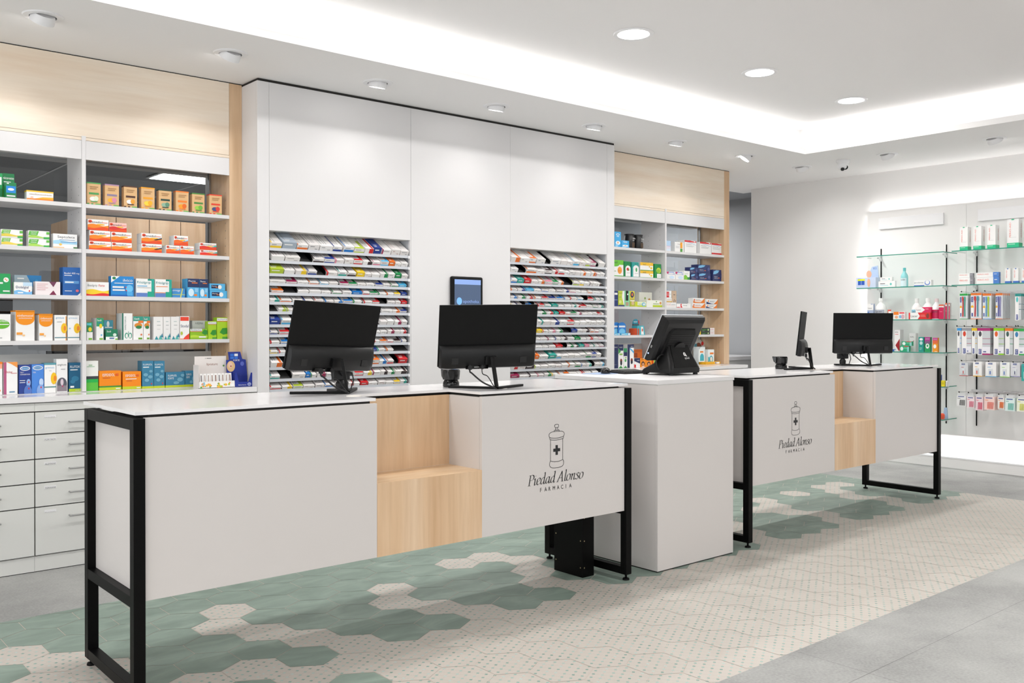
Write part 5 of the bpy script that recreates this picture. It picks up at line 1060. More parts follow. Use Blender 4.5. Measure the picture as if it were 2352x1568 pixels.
def nib(mb, pts, y, mname, T=.068, ang=R(20), X=lambda p: p):
    pts = smooth2(pts) if len(pts) > 2 else pts
    nx_, nz_ = math.cos(ang) * T / 2, math.sin(ang) * T / 2
    mn = .009
    for i in range(len(pts) - 1):
        a, b_ = pts[i], pts[i + 1]
        for dx, dz in ((nx_, nz_),):
            q = [(a[0] - dx, a[1] - dz), (b_[0] - dx, b_[1] - dz), (b_[0] + dx, b_[1] + dz), (a[0] + dx, a[1] + dz)]
            ar = sum(q[k][0] * q[(k + 1) % 4][1] - q[(k + 1) % 4][0] * q[k][1] for k in range(4))
            if ar < 0: q = q[::-1]
            mb.add([(X(p)[0], y - .00001 * (i % 5), X(p)[1]) for p in q], [(0, 1, 2, 3)], mname)
        t_ = Vector((b_[0] - a[0], b_[1] - a[1]))
        if t_.length > 1e-6:
            t_.normalize(); n_ = Vector((-t_.y, t_.x)) * mn
            q = [(a[0] - n_.x, a[1] - n_.y), (b_[0] - n_.x, b_[1] - n_.y), (b_[0] + n_.x, b_[1] + n_.y), (a[0] + n_.x, a[1] + n_.y)]
            mb.add([(X(p)[0], y - .00006, X(p)[1]) for p in q], [(0, 1, 2, 3)], mname)
newmat('print_black', hexc('#17181a'), .5)
def logo(parent, cx_, y, k=1.0):
    g = MB(); ink = 'print_black'; lw = .0023
    def S(pts, closed=False, sm=True):
        pts = smooth2(pts) if sm else pts
        stroke2d(g, [(cx_ + p[0], p[1]) for p in pts], lw, y, ink, closed)
    # jar
    S([(-.008, .822), (-.013, .828), (-.011, .836), (0, .838), (.011, .836), (.013, .828), (.008, .822)]); S([(-.008, .822), (.008, .822)], sm=False)
    S([(-.007, .822), (-.006, .816), (-.01, .81)]); S([(.007, .822), (.006, .816), (.01, .81)])
    S([(-.017, .803), (-.016, .81), (.016, .81), (.017, .803)], sm=False)
    S([(-.017, .804), (-.036, .802), (-.048, .795), (-.0505, .786), (-.045, .778), (-.03, .774), (0, .7715), (.03, .774), (.045, .778), (.0505, .786), (.048, .795), (.036, .802), (.017, .804), (0, .805), (-.017, .804)])
    S([(-.044, .777), (-.0455, .771), (-.038, .766), (0, .7625), (.038, .766), (.0455, .771), (.044, .777)])
    S([(-.0405, .766), (-.0405, .664)], sm=False); S([(.0405, .766), (.0405, .664)], sm=False)
    S([(-.0405, .665), (-.02, .66), (0, .6585), (.02, .66), (.0405, .665)])
    S([(-.0405, .666), (-.046, .654), (-.044, .64), (-.03, .6315), (0, .629), (.03, .6315), (.044, .64), (.046, .654), (.0405, .666)])
    for a0, b0, a1, b1 in ((-.0075, .691, .0075, .738), (-.0225, .707, -.0074, .722), (.0074, .707, .0225, .722)):
        g.add([(cx_ + a0, y, b0), (cx_ + a1, y, b0), (cx_ + a1, y, b1), (cx_ + a0, y, b1)], [(0, 1, 2, 3)], ink)
    # name
    txt = 'Piedad Alonso'; adv = sum(HAND[c][1] for c in txt)
    sx = .366 / adv; sz = .0715; x = 0
    for c in txt:
        for st in HAND[c][0]:
            nib(g, [(x + p[0], p[1]) for p in st], y, ink, X=lambda p: (cx_ - .188 + p[0] * sx + p[1] * sz * .22, .560 + p[1] * sz))
        x += HAND[c][1]
    # FARMACIA, widely spaced
    xs = cx_ - .107
    for i, c in enumerate('FARMACIA'):
        _, _, wd_ = glyphs(c)
        lettering(g, c, xs + i * .0272 + (.004 if c == 'I' else 0), .524, .0195, ink, y - .0001, width=wd_ * .0195 / .7 * .84)
    g.build('printed_logo', parent, label='thin black printed jar emblem with the shop name')

def leg_frame(x0, y0, y1, parent, z1=.992, midz=(.34, .378), name='leg_frame'):
    t_ = .04
    f = MB()
    f.box((x0, y0, .03), (x0 + t_, y0 + t_, z1), 'black_metal'); f.box((x0, y1 - t_, .03), (x0 + t_, y1, z1), 'black_metal')
    f.box((x0 + .0005, y0 + t_, .03), (x0 + t_ - .0005, y1 - t_, .068), 'black_metal')
    f.box((x0 + .0005, y0 + t_, midz[0]), (x0 + t_ - .0005, y1 - t_, midz[1]), 'black_metal')
    f.box((x0 + .0005, y0 + t_, z1 - .04), (x0 + t_ - .0005, y1 - t_, z1), 'black_metal')
    o = f.build(name, parent, bevel=.001, label='black square-tube frame leg')
    for yy in (y0 + t_ / 2, y1 - t_ / 2):
        MB().lathe([(0, .03), (.006, .03), (.006, .012), (.016, .009), (.018, .004), (.018, 0), (0, 0)], 'black_metal', 20, (x0 + t_ / 2, yy, 0)).build('levelling_foot', o, smooth=True, label='round black levelling foot')
    return o
def service_counter(x0, xa, xb, x1, yf, label, logo_at, notch=.245):
    """x0..x1 panel limits, xa..xb the wooden notch"""
    t = thing('service_counter', label, 'counter', (0, 0, 0))
    yb = yf + .55; zt0, zt1 = 1.002, 1.014
    zb = .36; zl = .664; yn = yf + notch
    top = MB()
    poly = [(x0 - .028, yf + .02), (xa, yf + .02), (xa, yn), (xb, yn), (xb, yf + .005), (x1 + .03, yf + .005), (x1 + .03, yf + .61), (x0 - .028, yf + .61)]
    # split into convex pieces that share edges
    top.box((x0 - .028, yf + .015, zt0), (xa + .003, yn, zt1), 'worktop'); top.box((xb - .003, yf + .006, zt0), (x1 + .03, yn, zt1), 'worktop')
    top.box((x0 - .028, yn, zt0), (x1 + .03, yf + .61, zt1), 'worktop')
    top.build('worktop', t, label='thin glossy white worktop, stepped round the wooden niche')
    bs = MB().box((x0 + .02, yf + .024, .985), (xa - .02, yn + .02, zt0 - .001), 'black_gap').box((xb + .02, yf + .024, .985), (x1 - .02, yn + .02, zt0 - .001), 'black_gap').box((x0 + .02, yn + .021, .9935), (x1 - .02, yb, zt0 - .001), 'black_gap')
    bs.build('shadow_base', t, label='dark recessed strip under the worktop')
    # front panels
    bx('front_panel', (x0, yf, zb), (xa - .0005, yf + .018, .993), 'counter_laminate', t, bevel=.0006)
    fp_ = bx('front_panel', (xb + .0005, yf, zb), (x1 - .002, yf + .018, .993), 'counter_laminate', t, bevel=.0006)
    bx('niche_side', (xb + .0006, yf + .019, zl), (xb + .018, yn, .99), 'counter_laminate', t, label='white cheek of the niche')
    bx('niche_side', (xa - .018, yf + .019, zl), (xa - .0006, yn, .99), 'counter_laminate', t, label='white cheek of the niche')
    bx('niche_back', (xa, yn, zl + .0005), (xb, yn + .018, .99), 'wood_vertical', t, label='pale wood back of the niche')
    w1 = MB().box((xa, yf - .001, zb), (xb, yf + .018, zl - .001), 'wood_vertical').build('niche_front', t, label='pale wood lower front')
    MB().box((xa, yf - .001, zl - .0009), (xb, yn, zl), 'wood_ledge').build('niche_ledge', t, label='pale wood ledge')
    # body behind: staff-side shelves and end panels
    bx('end_panel', (x0 - .012, yf + .0285, .379), (x0 + .004, yb - .0405, .951), 'counter_laminate', t)
    bx('end_panel', (x1 - .03, yf + .03, zb + .012), (x1 - .014, yb - .05, .95), 'counter_laminate', t)
    bx('bottom_panel', (x0 + .023, yf + .02, zb + .002), (x1 - .031, yb - .05, zb + .018), 'counter_laminate', t)
    bx('inner_shelf', (x0 + .023, yn + .03, .68), (x1 - .031, yb - .06, .698), 'counter_laminate', t)
    leg_frame(x0 - .042, yf - .012, yb, t); leg_frame(x1 - .0005, yf - .012, yb + .058, t)
    bx('shadow_bar', (x0, yb - .045, .95), (x1 - .001, yb - .005, .974), 'black_metal', t, label='black rear rail')
    for gx in logo_at[1:]:
        MB().cyl((gx[0], gx[1], zt1), .032, .0012, '#efe9df', 28).build('cable_grommet', t, label='cream round cable grommet')
    if logo_at[0] is not None: logo(t, logo_at[0], yf - .0012)
    return t
service_counter(1.117, 2.055, 2.605, 3.545, 3.262, 'long white service counter with black legs, nearest the camera at the left', (3.065, (2.045, 3.43), (2.83, 3.40)))
service_counter(4.655, 5.58, 6.108, 7.03, 3.27, 'white service counter with black legs, farther away on the right', (5.121, (5.72, 3.50), (6.50, 3.50)))

# kiosk between them
t = thing('payment_kiosk', 'plain white box counter standing between the two long counters', 'counter')
kx0, kx1, ky0, ky1 = 3.787, 4.448, 3.248, 3.98
bx('front_panel', (kx0, ky0, .006), (kx1, ky0 + .018, .995), 'counter_laminate', t, bevel=.0008)
bx('side_panel', (kx0, ky0 + .0185, .006), (kx0 + .018, ky1, .995), 'counter_laminate', t, bevel=.0008)
bx('side_panel', (kx1 - .018, ky0 + .0185, .006), (kx1, ky1, .995), 'counter_laminate', t, bevel=.0008)
bx('inner_shelf', (kx0 + .0185, ky0 + .02, .5), (kx1 - .0185, ky1 - .01, .52), 'counter_laminate', t)
bx('plinth', (kx0 + .004, ky0 + .004, 0), (kx1 - .004, ky1, .0055), 'black_gap', t, label='thin dark plinth line')
bx('worktop', (kx0 - .003, ky0 - .003, .999), (kx1 + .006, ky1 + .06, 1.022), 'white_laminate', t, bevel=.001)
bx('shadow_joint', (kx0 + .002, ky0 + .002, .995), (kx1 - .002, ky1, .9985), 'grey_laminate', t, label='fine dark joint')

# black cable column under the near counter
t = thing('cable_column', 'black screwed metal cable column under the near counter', 'cable column', (3.457, 3.545, 0), (0, 0, 0))
MB().box((-.042, -.108, 0), (.042, .108, .358), 'black_metal').build('casing', t, bevel=.001)
sc = MB()
for zz in (.05, .19, .31):
    for sx in (-.048,): sc.cyl((sx + .018, -.1085, zz), .0035, -.001, 'gold', 10, 'y')
    sc.cyl((-.0425, -.093, zz), .0035, -.001, 'gold', 10, 'x'); sc.cyl((-.0425, .093, zz + .01), .0035, -.001, 'gold', 10, 'x')
sc.build('screws', t, label='small brass screws')

# ================================================================== MONITORS
ZT = 1.0145
def monitor(x, y, zc_, az, tilt, roll, label, cables=True):
    t = thing('computer_monitor', label, 'monitor', (x, y, ZT), (0, 0, az), group='black monitors seen from behind')
    W, H = .487, .295
    zc_ -= ZT
    rot = (Matrix.Rotation(tilt, 4, 'X') @ Matrix.Rotation(-roll, 4, 'Y')).to_euler()
    p = MB().box((-W / 2, 0, -H / 2), (W / 2, .008, H / 2), 'monitor_black')
    sp_ = p.build('screen_panel', t, (0, 0, zc_), tuple(rot), bevel=.0015)
    bx('display', (-W / 2 + .006, .0081, -H / 2 + .014), (W / 2 - .006, .0088, H / 2 - .006), 'gloss_black', sp_, label='glossy screen, facing the staff side')
    # swollen lower housing: profile swept across the width
    prof = [(0, -.043), (-.006, -.044), (-.016, -.05), (-.026, -.064), (-.033, -.085), (-.035, -.108), (-.034, -.13), (-.03, -.148), (-.022, -.153), (0, -.153)]
    hs = MB(); segs = [(-W / 2 + .004, .25), (-W / 2 + .012, .7), (-W / 2 + .035, 1), (W / 2 - .035, 1), (W / 2 - .012, .7), (W / 2 - .004, .25)]
    vs = []; n = len(prof)
    for xx, k in segs:
        for py, pz in prof: vs.append((xx, py * k - .0005, pz if k == 1 else pz + (0 if pz > -.1 else (1 - k) * .004)))
    fs = [(i * n + j, i * n + j + 1, (i + 1) * n + j + 1, (i + 1) * n + j) for i in range(len(segs) - 1) for j in range(n - 1)]
    fs += [tuple(range(n))[::-1], tuple(range((len(segs) - 1) * n, len(segs) * n))]
    hs.add(vs, fs, 'monitor_housing')
    hh = hs.build('rear_housing', sp_, smooth=True)
    for sx in (-.17, .17): bx('speaker_grille', (sx - .017, -.0368, -.128), (sx + .017, -.033, -.098), 'rubber', hh, label='square matte speaker grille')
    bx('port_recess', (-.115, -.0362, -.153), (-.005, -.028, -.136), 'gloss_black', hh)
    bx('socket', (-.075, -.0372, -.146), (-.05, -.0355, -.141), 'steel', hh)
    bx('neck_mount', (-.024, -.05, -.13), (.03, -.034, -.092), 'monitor_housing', hh)
    # neck and splayed feet
    zz = zc_ - .10
    nk = MB().bar((.004, -.046, zz), (.02, -.062, .012), .022, .012, 'monitor_black')
    nk.build('stand_neck', t, bevel=.001)
    for sx, nm in ((-1, 'foot'), (1, 'foot')):
        MB().bar((.02, -.064, .006), (.02 + sx * .185, .10, .006), .022, .011, 'monitor_black').build(nm, t, bevel=.001)
    if cables:
        zb = zc_ - .148
        def cable(x0_, pts):
            P_ = [Vector(p_) for p_ in pts]; out = []
            for i in range(len(P_) - 1):
                p0 = P_[max(i - 1, 0)]; p1 = P_[i]; p2 = P_[i + 1]; p3 = P_[min(i + 2, len(P_) - 1)]
                for j in range(6):
                    q = j / 6
                    out.append(.5 * ((2 * p1) + (-p0 + p2) * q + (2 * p0 - 5 * p1 + 4 * p2 - p3) * q * q + (-p0 + 3 * p1 - 3 * p2 + p3) * q ** 3))
            out.append(P_[-1]); return out
        MB().tube(cable(0, [(-.10, -.03, zb + .01), (-.102, -.034, zb - .02), (-.095, -.045, .075), (-.05, -.06, .035), (.0, -.075, .01), (.012, -.085, .003)]), .0038, 'rubber').box((-.108, -.04, zb - .012), (-.094, -.024, zb + .006), 'rubber').build('video_cable', t, smooth=True, label='thick black video cable')
        MB().tube(cable(0, [(-.04, -.03, zb + .01), (-.04, -.032, zb - .03), (-.02, -.05, .06), (.0, -.07, .02), (.008, -.085, .003)]), .0024, 'rubber').box((-.045, -.036, zb - .01), (-.035, -.026, zb + .006), 'rubber').build('power_cable', t, smooth=True, label='thin black power cable')
    return t
monitor(2.063, 3.623, 1.266, R(10), R(12.9), R(-2.3), 'black monitor tilted and turned, leftmost on the near counter')
monitor(2.778, 3.429, 1.266, R(-20.7), R(11.7), R(.9), 'black monitor on the right half of the near counter, below the tablet')
monitor(5.655, 3.56, 1.262, R(28), R(6.3), 0, 'black monitor seen almost edge-on, on the far counter')
monitor(6.482, 3.568, 1.26, R(-29.3), R(2.8), 0, 'black monitor at the right end of the far counter, in front of the glass shelves')

def scanner(x, y, rz, label, kind):
    t = thing('barcode_scanner' if kind == 0 else 'stand_device', label, 'scanner' if kind == 0 else 'webcam stand', (x, y, ZT), (0, 0, rz))
    if kind == 0:
        MB().lathe([(0, 0), (.038, 0), (.041, .006), (.039, .022), (.034, .032), (0, .033)], 'gloss_black', 32).build('base', t, smooth=True)
        MB().lathe([(.034, .0325), (.041, .037), (.0435, .06), (.0445, .078), (.04, .085), (0, .088)], 'gloss_black', 32).build('head', t, smooth=True)
        MB().prism([(.03, .04), (.048, .05), (.058, .086), (.03, .084)], -.036, .036, 'gloss_black', 'yz').build('scan_window', t, bevel=.003)
    else:
        MB().box((-.05, -.04, 0), (.05, .04, .012), 'rubber').build('base', t, bevel=.003)
        MB().lathe([(.022, .012), (.024, .035), (.018, .045), (.014, .05)], 'rubber', 20).build('pivot', t, smooth=True)
        MB().box((-.045, -.012, .05), (.045, .012, .15), 'rubber').build('body', t, bevel=.006)
        MB().tube([(.0, -.012, .085), (.01, -.03, .09), (.03, -.045, .085), (.035, -.05, .05), (.02, -.05, .012)], .003, 'rubber').cyl((0, -.012, .085), .014, -.012, 'rubber', 16, 'y').build('cable', t, smooth=True)
    return t
scanner(2.715, 3.64, R(-20), 'round glossy black barcode scanner left of the near right-hand monitor', 0)
scanner(5.60, 3.69, R(30), 'glossy black barcode scanner left of the edge-on monitor', 0)
scanner(2.15, 3.72, R(5), 'black device on a stand behind the leftmost monitor neck', 1)
scanner(6.44, 3.71, R(-25), 'black device on a stand behind the far right monitor', 1)

# POS terminal
t = thing('touch_terminal', 'black touch-screen till terminal on the white kiosk, seen from behind', 'till terminal', (4.335, 3.52, 1.022))
bs = MB()
def loft(mb, secs, mname):
    n = len(secs[0]); vs = [p for s_ in secs for p in s_]
    fs = [(i * n + j, i * n + (j + 1) % n, (i + 1) * n + (j + 1) % n, (i + 1) * n + j) for i in range(len(secs) - 1) for j in range(n)]
    fs += [tuple(range(n))[::-1], tuple(range((len(secs) - 1) * n, len(secs) * n))]
    mb.add(vs, fs, mname)
def rrect(x0, x1, y0, y1, z, r, n=4):
    out = []
    for cx1, cy1, a0 in ((x1 - r, y1 - r, 0), (x0 + r, y1 - r, 90), (x0 + r, y0 + r, 180), (x1 - r, y0 + r, 270)):
        for k in range(n + 1):
            a = R(a0 + 90 * k / n); out.append((cx1 + r * math.cos(a), cy1 + r * math.sin(a), z))
    return out
loft(bs, [rrect(-.135, .135, -.02, .23, .012, .02), rrect(-.138, .138, -.023, .20, .035, .022), rrect(-.125, .125, -.01, .13, .07, .022), rrect(-.105, .105, .02, .105, .13, .02), rrect(-.088, .088, .045, .10, .19, .018), rrect(-.08, .08, .056, .096, .205, .014)], 'monitor_housing')
bo = bs.build('base', t, smooth=True)
# raised rear cover
cv = MB()
def rear(z): return -.023 + (z - .035) / (.19 - .035) * .068
pts = [(-.105, .045), (.105, .045), (.078, .178), (.06, .186), (-.06, .186), (-.078, .178)]
cv.add([(p, rear(z) - .004, z) for p, z in pts] + [(p, rear(z) + .01, z) for p, z in pts], [(0, 1, 2, 3, 4, 5)] + [(i, i + 6, (i + 1) % 6 + 6, (i + 1) % 6) for i in range(6)], 'monitor_black')
cv.build('rear_cover', bo, smooth=False)
em = MB()
def onface(pts2, mname):
    em.add([(p[0], rear(p[1]) - .0048, p[1]) for p in pts2], [tuple(range(len(pts2)))], mname)
onface([(.022 + .011 * math.cos(2 * PI * i / 16), .122 + .011 * math.sin(2 * PI * i / 16)) for i in range(16)], W_)
onface([(.026, .112), (.04, .107), (.033, .122)], W_)
gv, gf, gw = glyphs('qmad')
em.add([(.012 + a * .042 / gw, rear(.094 + b2 * .018) - .0050, .094 + b2 * .018) for a, b2 in gv], gf, W_)
em.add([(.022 + .004 * math.cos(2 * PI * i / 10), rear(.122) - .0055, .122 + .004 * math.sin(2 * PI * i / 10)) for i in range(10)], [tuple(range(10))], 'monitor_black')
em.build('logo', bo, label='small white emblem')
for fx, fy in ((-.11, .0), (.11, 0), (-.11, .2), (.11, .2)): MB().cyl((fx, fy, 0), .014, .013, 'rubber', 14).build('rubber_foot', bo)
# tilted screen head
hd = MB(); TW, TH = .375, .292
loft(hd, [[(x, y, z) for x, z, y in [(a, b2, dd) for a, b2 in ((-w2, -h2), (w2, -h2), (w2, h2), (-w2, h2))]] for w2, h2, dd in ((TW / 2 - .03, TH / 2 - .03, -.05), (TW / 2 - .012, TH / 2 - .012, -.04), (TW / 2 - .002, TH / 2 - .002, -.026), (TW / 2, TH / 2, -.012), (TW / 2, TH / 2, 0))], 'monitor_housing')
ho = hd.build('screen_head', t, (0, .03 + .045, .225), (R(28), 0, 0), bevel=.004)
bx('silver_edge', (-TW / 2 - .001, -.003, -TH / 2 - .001), (TW / 2 + .001, .002, TH / 2 + .001), 'lip_metal', ho, label='thin pale bezel edge')
bx('display', (-TW / 2 + .006, .0021, -TH / 2 + .006), (TW / 2 - .006, .003, TH / 2 - .006), 'gloss_black', ho, label='glossy screen facing the staff side')
vt = MB()
loft(vt, [[(p[0], -.0505, p[1]) for p in [(-.125, -.1), (.125, -.1), (.125, .05), (.1, .082), (-.1, .082), (-.125, .05)]], [(p[0] * .93, -.058, p[1] * .93) for p in [(-.125, -.1), (.125, -.1), (.125, .05), (.1, .082), (-.1, .082), (-.125, .05)]]], 'monitor_black')
vo = vt.build('vent_panel', ho, bevel=.002)
sl = MB()
for k in range(10): sl.box((-.105, -.0592, -.07 + k * .012), (.105, -.0579, -.066 + k * .012), 'rubber')
sl.build('vent_slots', vo)
MB().cyl((0, -.05, -.055), .052, -.022, 'monitor_housing', 32, 'y').cyl((0, -.072, -.055), .006, -.003, 'chrome', 12, 'y').build('hinge_disc', ho, smooth=True)
MB().cyl((-TW / 2 - .0002, -.014, -.1), .0035, -.001, 'led_blue', 12, 'x').build('power_light', ho, label='small blue power light')
bx('usb_port', (-TW / 2 - .0008, -.022, -.062), (-TW / 2 + .001, -.012, -.046), 'steel', ho)
MB().bar((0, .05, .17), (0, .045, .215), .12, .035, 'monitor_housing').build('neck', t, bevel=.006)
cb = MB()
for k, (dx, rr_) in enumerate(((-.11, .045), (-.10, .032), (-.09, .022))):
    cb.tube([(dx - .01 + rr_ * 1.2 * math.cos(a), .06 + .02 * k, .075 + rr_ * math.sin(a)) for a in [PI * .35 + i * PI * 1.35 / 14 for i in range(15)]], .003, 'rubber')
cb.build('cable_loops', t, smooth=True, label='looped black cables')

# keyboard
t = thing('keyboard', 'black keyboard on the kiosk, half hidden by the till terminal', 'keyboard', (4.235, 3.86, 1.0225), (0, 0, R(-6)))
MB().box((-.1, -.075, 0), (.1, .075, .014), 'rubber').build('body', t, (0, 0, 0), (R(3), 0, 0), bevel=.003)
k_ = MB()
for i in range(11):
    for j in range(5): k_.box((-.093 + i * .017, -.066 + j * .026, .014), (-.079 + i * .017, -.044 + j * .026, .018), 'monitor_housing')
k_.build('keys', t, (0, 0, 0), (R(3), 0, 0))
# mouse and pad
pad = MB().box((-.1, -.08, 0), (.1, .08, .002), '#8fa3c4').build('mouse_pad', None, (4.062, 3.925, 1.0225), (0, 0, R(12)), bevel=.0005)
tag(pad, 'thin blue mouse pad under the mouse', 'mouse pad')
ms = MB()
loft(ms, [[(x * k, y * k2, z) for x, y in [(.03 * math.cos(a), .052 * math.sin(a)) for a in [2 * PI * i / 20 for i in range(20)]]] for z, k, k2 in ((0, .95, .97), (.01, 1.03, 1.02), (.02, .95, .95), (.028, .75, .8), (.034, .4, .5), (.0355, .1, .15))], 'gloss_black')
mo = ms.build('computer_mouse', None, (4.075, 3.905, 1.0255), (0, 0, R(-52)), smooth=True); tag(mo, 'black computer mouse on the blue pad at the kiosk', 'mouse')

# ================================================================== CARTONS ON THE BACK SHELVES
def carton(row, x_axis=True, name='medicine_box', group=None, cat='medicine box'):
    x0, x1, y, z, h, d, des, lab = row
    base, shapes = DES[des]
    wd = x1 - x0 - .001
    o = carton_mesh(wd, h - .0005, d, base, shapes).build(name, None, ((x0 + x1) / 2, y, z + .0003))
    return tag(o, lab, cat, group)
for row in SHELF_CARTONS:
    right = row[0] > 5
    carton(row, group='boxes on the right shelving' if right else 'boxes on the left shelving')
# black spray cans
for x, nm in ((6.2425, 'left'), (6.3575, 'right')):
    o = MB().lathe([(0, 0), (.044, 0), (.046, .004), (.046, .098), (.043, .103), (.043, .122), (.046, .123), (.046, .131), (.0, .132)], '#121214', 32)
    lettering(o, 'Apivita', -.004, .085, .014, W_, -.0464, width=.035); lettering(o, 'plus', -.004, .069, .012, W_, -.0464, width=.022)
    o.add([(-.01, -.0463, .01), (.022, -.0463, .01), (.022, -.0463, .055), (-.01, -.0463, .055)], [(0, 1, 2, 3)], '#4a3520')
    o = o.build('cosmetic_jar', None, (x, 5.69, 2.007), smooth=True)
    tag(o, 'tall round black jar with white lettering, %s of the pair' % nm, 'jar', 'black jars on the right shelving')
# blister cards, fourth shelf of right unit
for i, x in enumerate((6.02, 6.075, 6.135)):
    g = MB(); n = 16
    pts = [(-.05, 0), (.05, 0), (.05, .08)] + [(.05 * math.cos(a), .08 + .035 * math.sin(a)) for a in [PI * k / n for k in range(1, n)]] + [(-.05, .08)]
    g.prism(pts, 0, .006, '#2a7fd0'); g.add([(-.04, -.0004, .07), (.04, -.0004, .07), (.04, -.0004, .085), (-.04, -.0004, .085)], [(0, 1, 2, 3)], W_)
    g.add([(.04 * math.cos(a), -.0004, .032 + .028 * math.sin(a)) for a in [2 * PI * k / 20 for k in range(20)]], [tuple(range(20))], '#7cc8ea')
    o = g.build('blister_card', None, (x, 5.70 - .012 * i, 1.2293)); tag(o, 'round-topped blue blister card, %s of three' % ('leftmost', 'middle', 'rightmost')[i], 'blister card', 'blue blister cards on the right shelving')
o = bx('cardboard_tray', (-.085, 0, 0), (.085, .06, .085), '#c8b49a', None, loc=(6.05, 5.76, 1.2293)); tag(o, 'brown cardboard display box behind the blue blister cards', 'display box')
g = MB().lathe([(0, 0), (.047, 0), (.048, .003), (.048, .058), (.045, .061), (0, .061)], '#c9481c', 28)
o = g.build('orange_tin', None, (6.322, 5.70, 1.2293), smooth=True); tag(o, 'round orange tin beside the blue display card', 'tin')
g = MB()
g.prism([(-.06, .0), (.065, 0), (.045, .085), (-.06, .085)], 0, .06, '#3fb0c0'); 
g.add([(.0, -.0005, .005), (.045, -.0005, .005), (.03, -.0005, .075), (-.005, -.0005, .075)], [(0, 1, 2, 3)], W_)
g.add([(.02 + .012 * math.cos(a), -.001, .045 + .014 * math.sin(a)) for a in [2 * PI * k / 16 for k in range(16)]], [tuple(range(16))], '#e0705a')
g.prism([(-.06, .085), (.035, .085), (.035, .1), (-.06, .1)], .045, .055, '#4a5a60')
pts = [(-.06 + .045 * (1 - math.cos(a)), .1 + .045 * math.sin(a)) for a in [PI * k / 14 for k in range(15)]]
g.prism(pts, .045, .055, '#1f8fa8'); lettering(g, 'Impeed', -.055, .115, .014, W_, .0445, width=.06)
g.prism([(.02, .105), (.035, .1), (.035, .13), (.02, .135)], .043, .045, RD)
o = g.build('counter_display', None, (6.37, 5.66, 1.2293), (0, 0, R(8))); tag(o, 'teal cardboard display with a rounded header card on the fourth right shelf', 'display box')
# display card and tray, bottom right
g = MB().prism([(-.085, 0), (.085, 0), (.085, .19), (.06, .2), (.02, .24), (-.04, .24), (-.085, .2)], 0, .006, '#d8d8d4')
g.add([(-.01 + .05 * math.cos(a), -.0005, .16 + .05 * math.sin(a)) for a in [2 * PI * k / 18 for k in range(18)]], [tuple(range(18))], '#8a4a34')
g.add([(.05 + .02 * math.cos(a), -.001, .2 + .02 * math.sin(a)) for a in [2 * PI * k / 14 for k in range(14)]], [tuple(range(14))], RD)
g.add([(-.08, -.0008, .17), (-.035, -.0008, .17), (-.035, -.0008, .2), (-.08, -.0008, .2)], [(0, 1, 2, 3)], '#4a90a0')
o = g.build('display_card', None, (7.385, 5.80, .9373)); tag(o, 'printed display card with a red disc behind the terminal screen', 'display card')
g = MB().box((-.115, 0, 0), (.115, .14, .026), '#f2b21c').add([(.03, -.0005, .006), (.1, -.0005, .006), (.1, -.0005, .022), (.03, -.0005, .022)], [(0, 1, 2, 3)], W_)
g.add([(.035, -.0008, .008), (.05, -.0008, .008), (.05, -.0008, .02), (.035, -.0008, .02)], [(0, 1, 2, 3)], '#3a4a78')
o = g.build('yellow_tray', None, (7.368, 5.618, .9373)); tag(o, 'flat yellow carton tray at the right end of the bottom shelf', 'tray')
# hanging-card pack with the rounded top
g = MB()
pts = [(-.045, 0), (.045, 0), (.045, .11)] + [(.045 * math.cos(a), .11 + .03 * math.sin(a)) for a in [PI * k / 10 for k in range(1, 10)]] + [(-.045, .11)]
g.prism(pts, 0, .012, '#eaf0ee'); g.add([(.0 + .03 * math.cos(a), -.0005, .045 + .035 * math.sin(a)) for a in [PI * k / 10 for k in range(11)]] + [(-.03, -.0005, .01), (.03, -.0005, .01)], [tuple(range(13))], '#3fb0c0')
g.add([(-.03, -.0006, .09), (.02, -.0006, .09), (.02, -.0006, .104), (-.03, -.0006, .104)], [(0, 1, 2, 3)], OR)
o = g.build('plaster_pack', None, (7.25, 5.66, .9637)); tag(o, 'white round-topped hanging pack standing on the yellow tray', 'hanging pack')
# lip balm display
t = thing('lip_balm_display', 'white cardboard display of slim lip-balm packs on the left worktop', 'display box', (2.305, 5.47, .9352))
g = MB().prism([(-.115, 0), (.115, 0), (.113, .04), (-.113, .04)], 0, .002, '#eceae6')
g.box((-.115, 0, 0), (.115, .085, .002), '#eceae6')
for i in range(34):
    cx_ = -.105 + .21 * rnd.random(); cz = .004 + .026 * rnd.random(); rr_ = .004 + .005 * rnd.random()
    g.add([(cx_ + rr_ * math.cos(2 * PI * k / 8), -.0004 - .00002 * i, cz + rr_ * math.sin(2 * PI * k / 8)) for k in range(8)], [tuple(range(8))], rnd.choice(['#a9c832', '#f0b23a', '#ee8a3a', '#6aa04a', '#8fc4d8', W_]))
g.build('front_tray', t)
h = MB().box((-.105, .083, .0), (.095, .086, .19), '#ebe4e0').box((-.1125, .0, .0), (-.111, .085, .14), '#ebe4e0')
lettering(h, 'lipnature', -.03, .135, .014, '#8a4a3a', .0825, width=.07)
for u in (-.02, 0, .02): h.box((-.03 + u * .3, .0822, .176), (-.02 + u, .0828, .179), '#5a5a5c')
h.add([(.078 + .006 * math.cos(2 * PI * k / 12), .0824, .13 + .006 * math.sin(2 * PI * k / 12)) for k in range(12)], [tuple(range(12))], '#4a8a3a')
h.build('header_card', t, label='white header card with brown name')
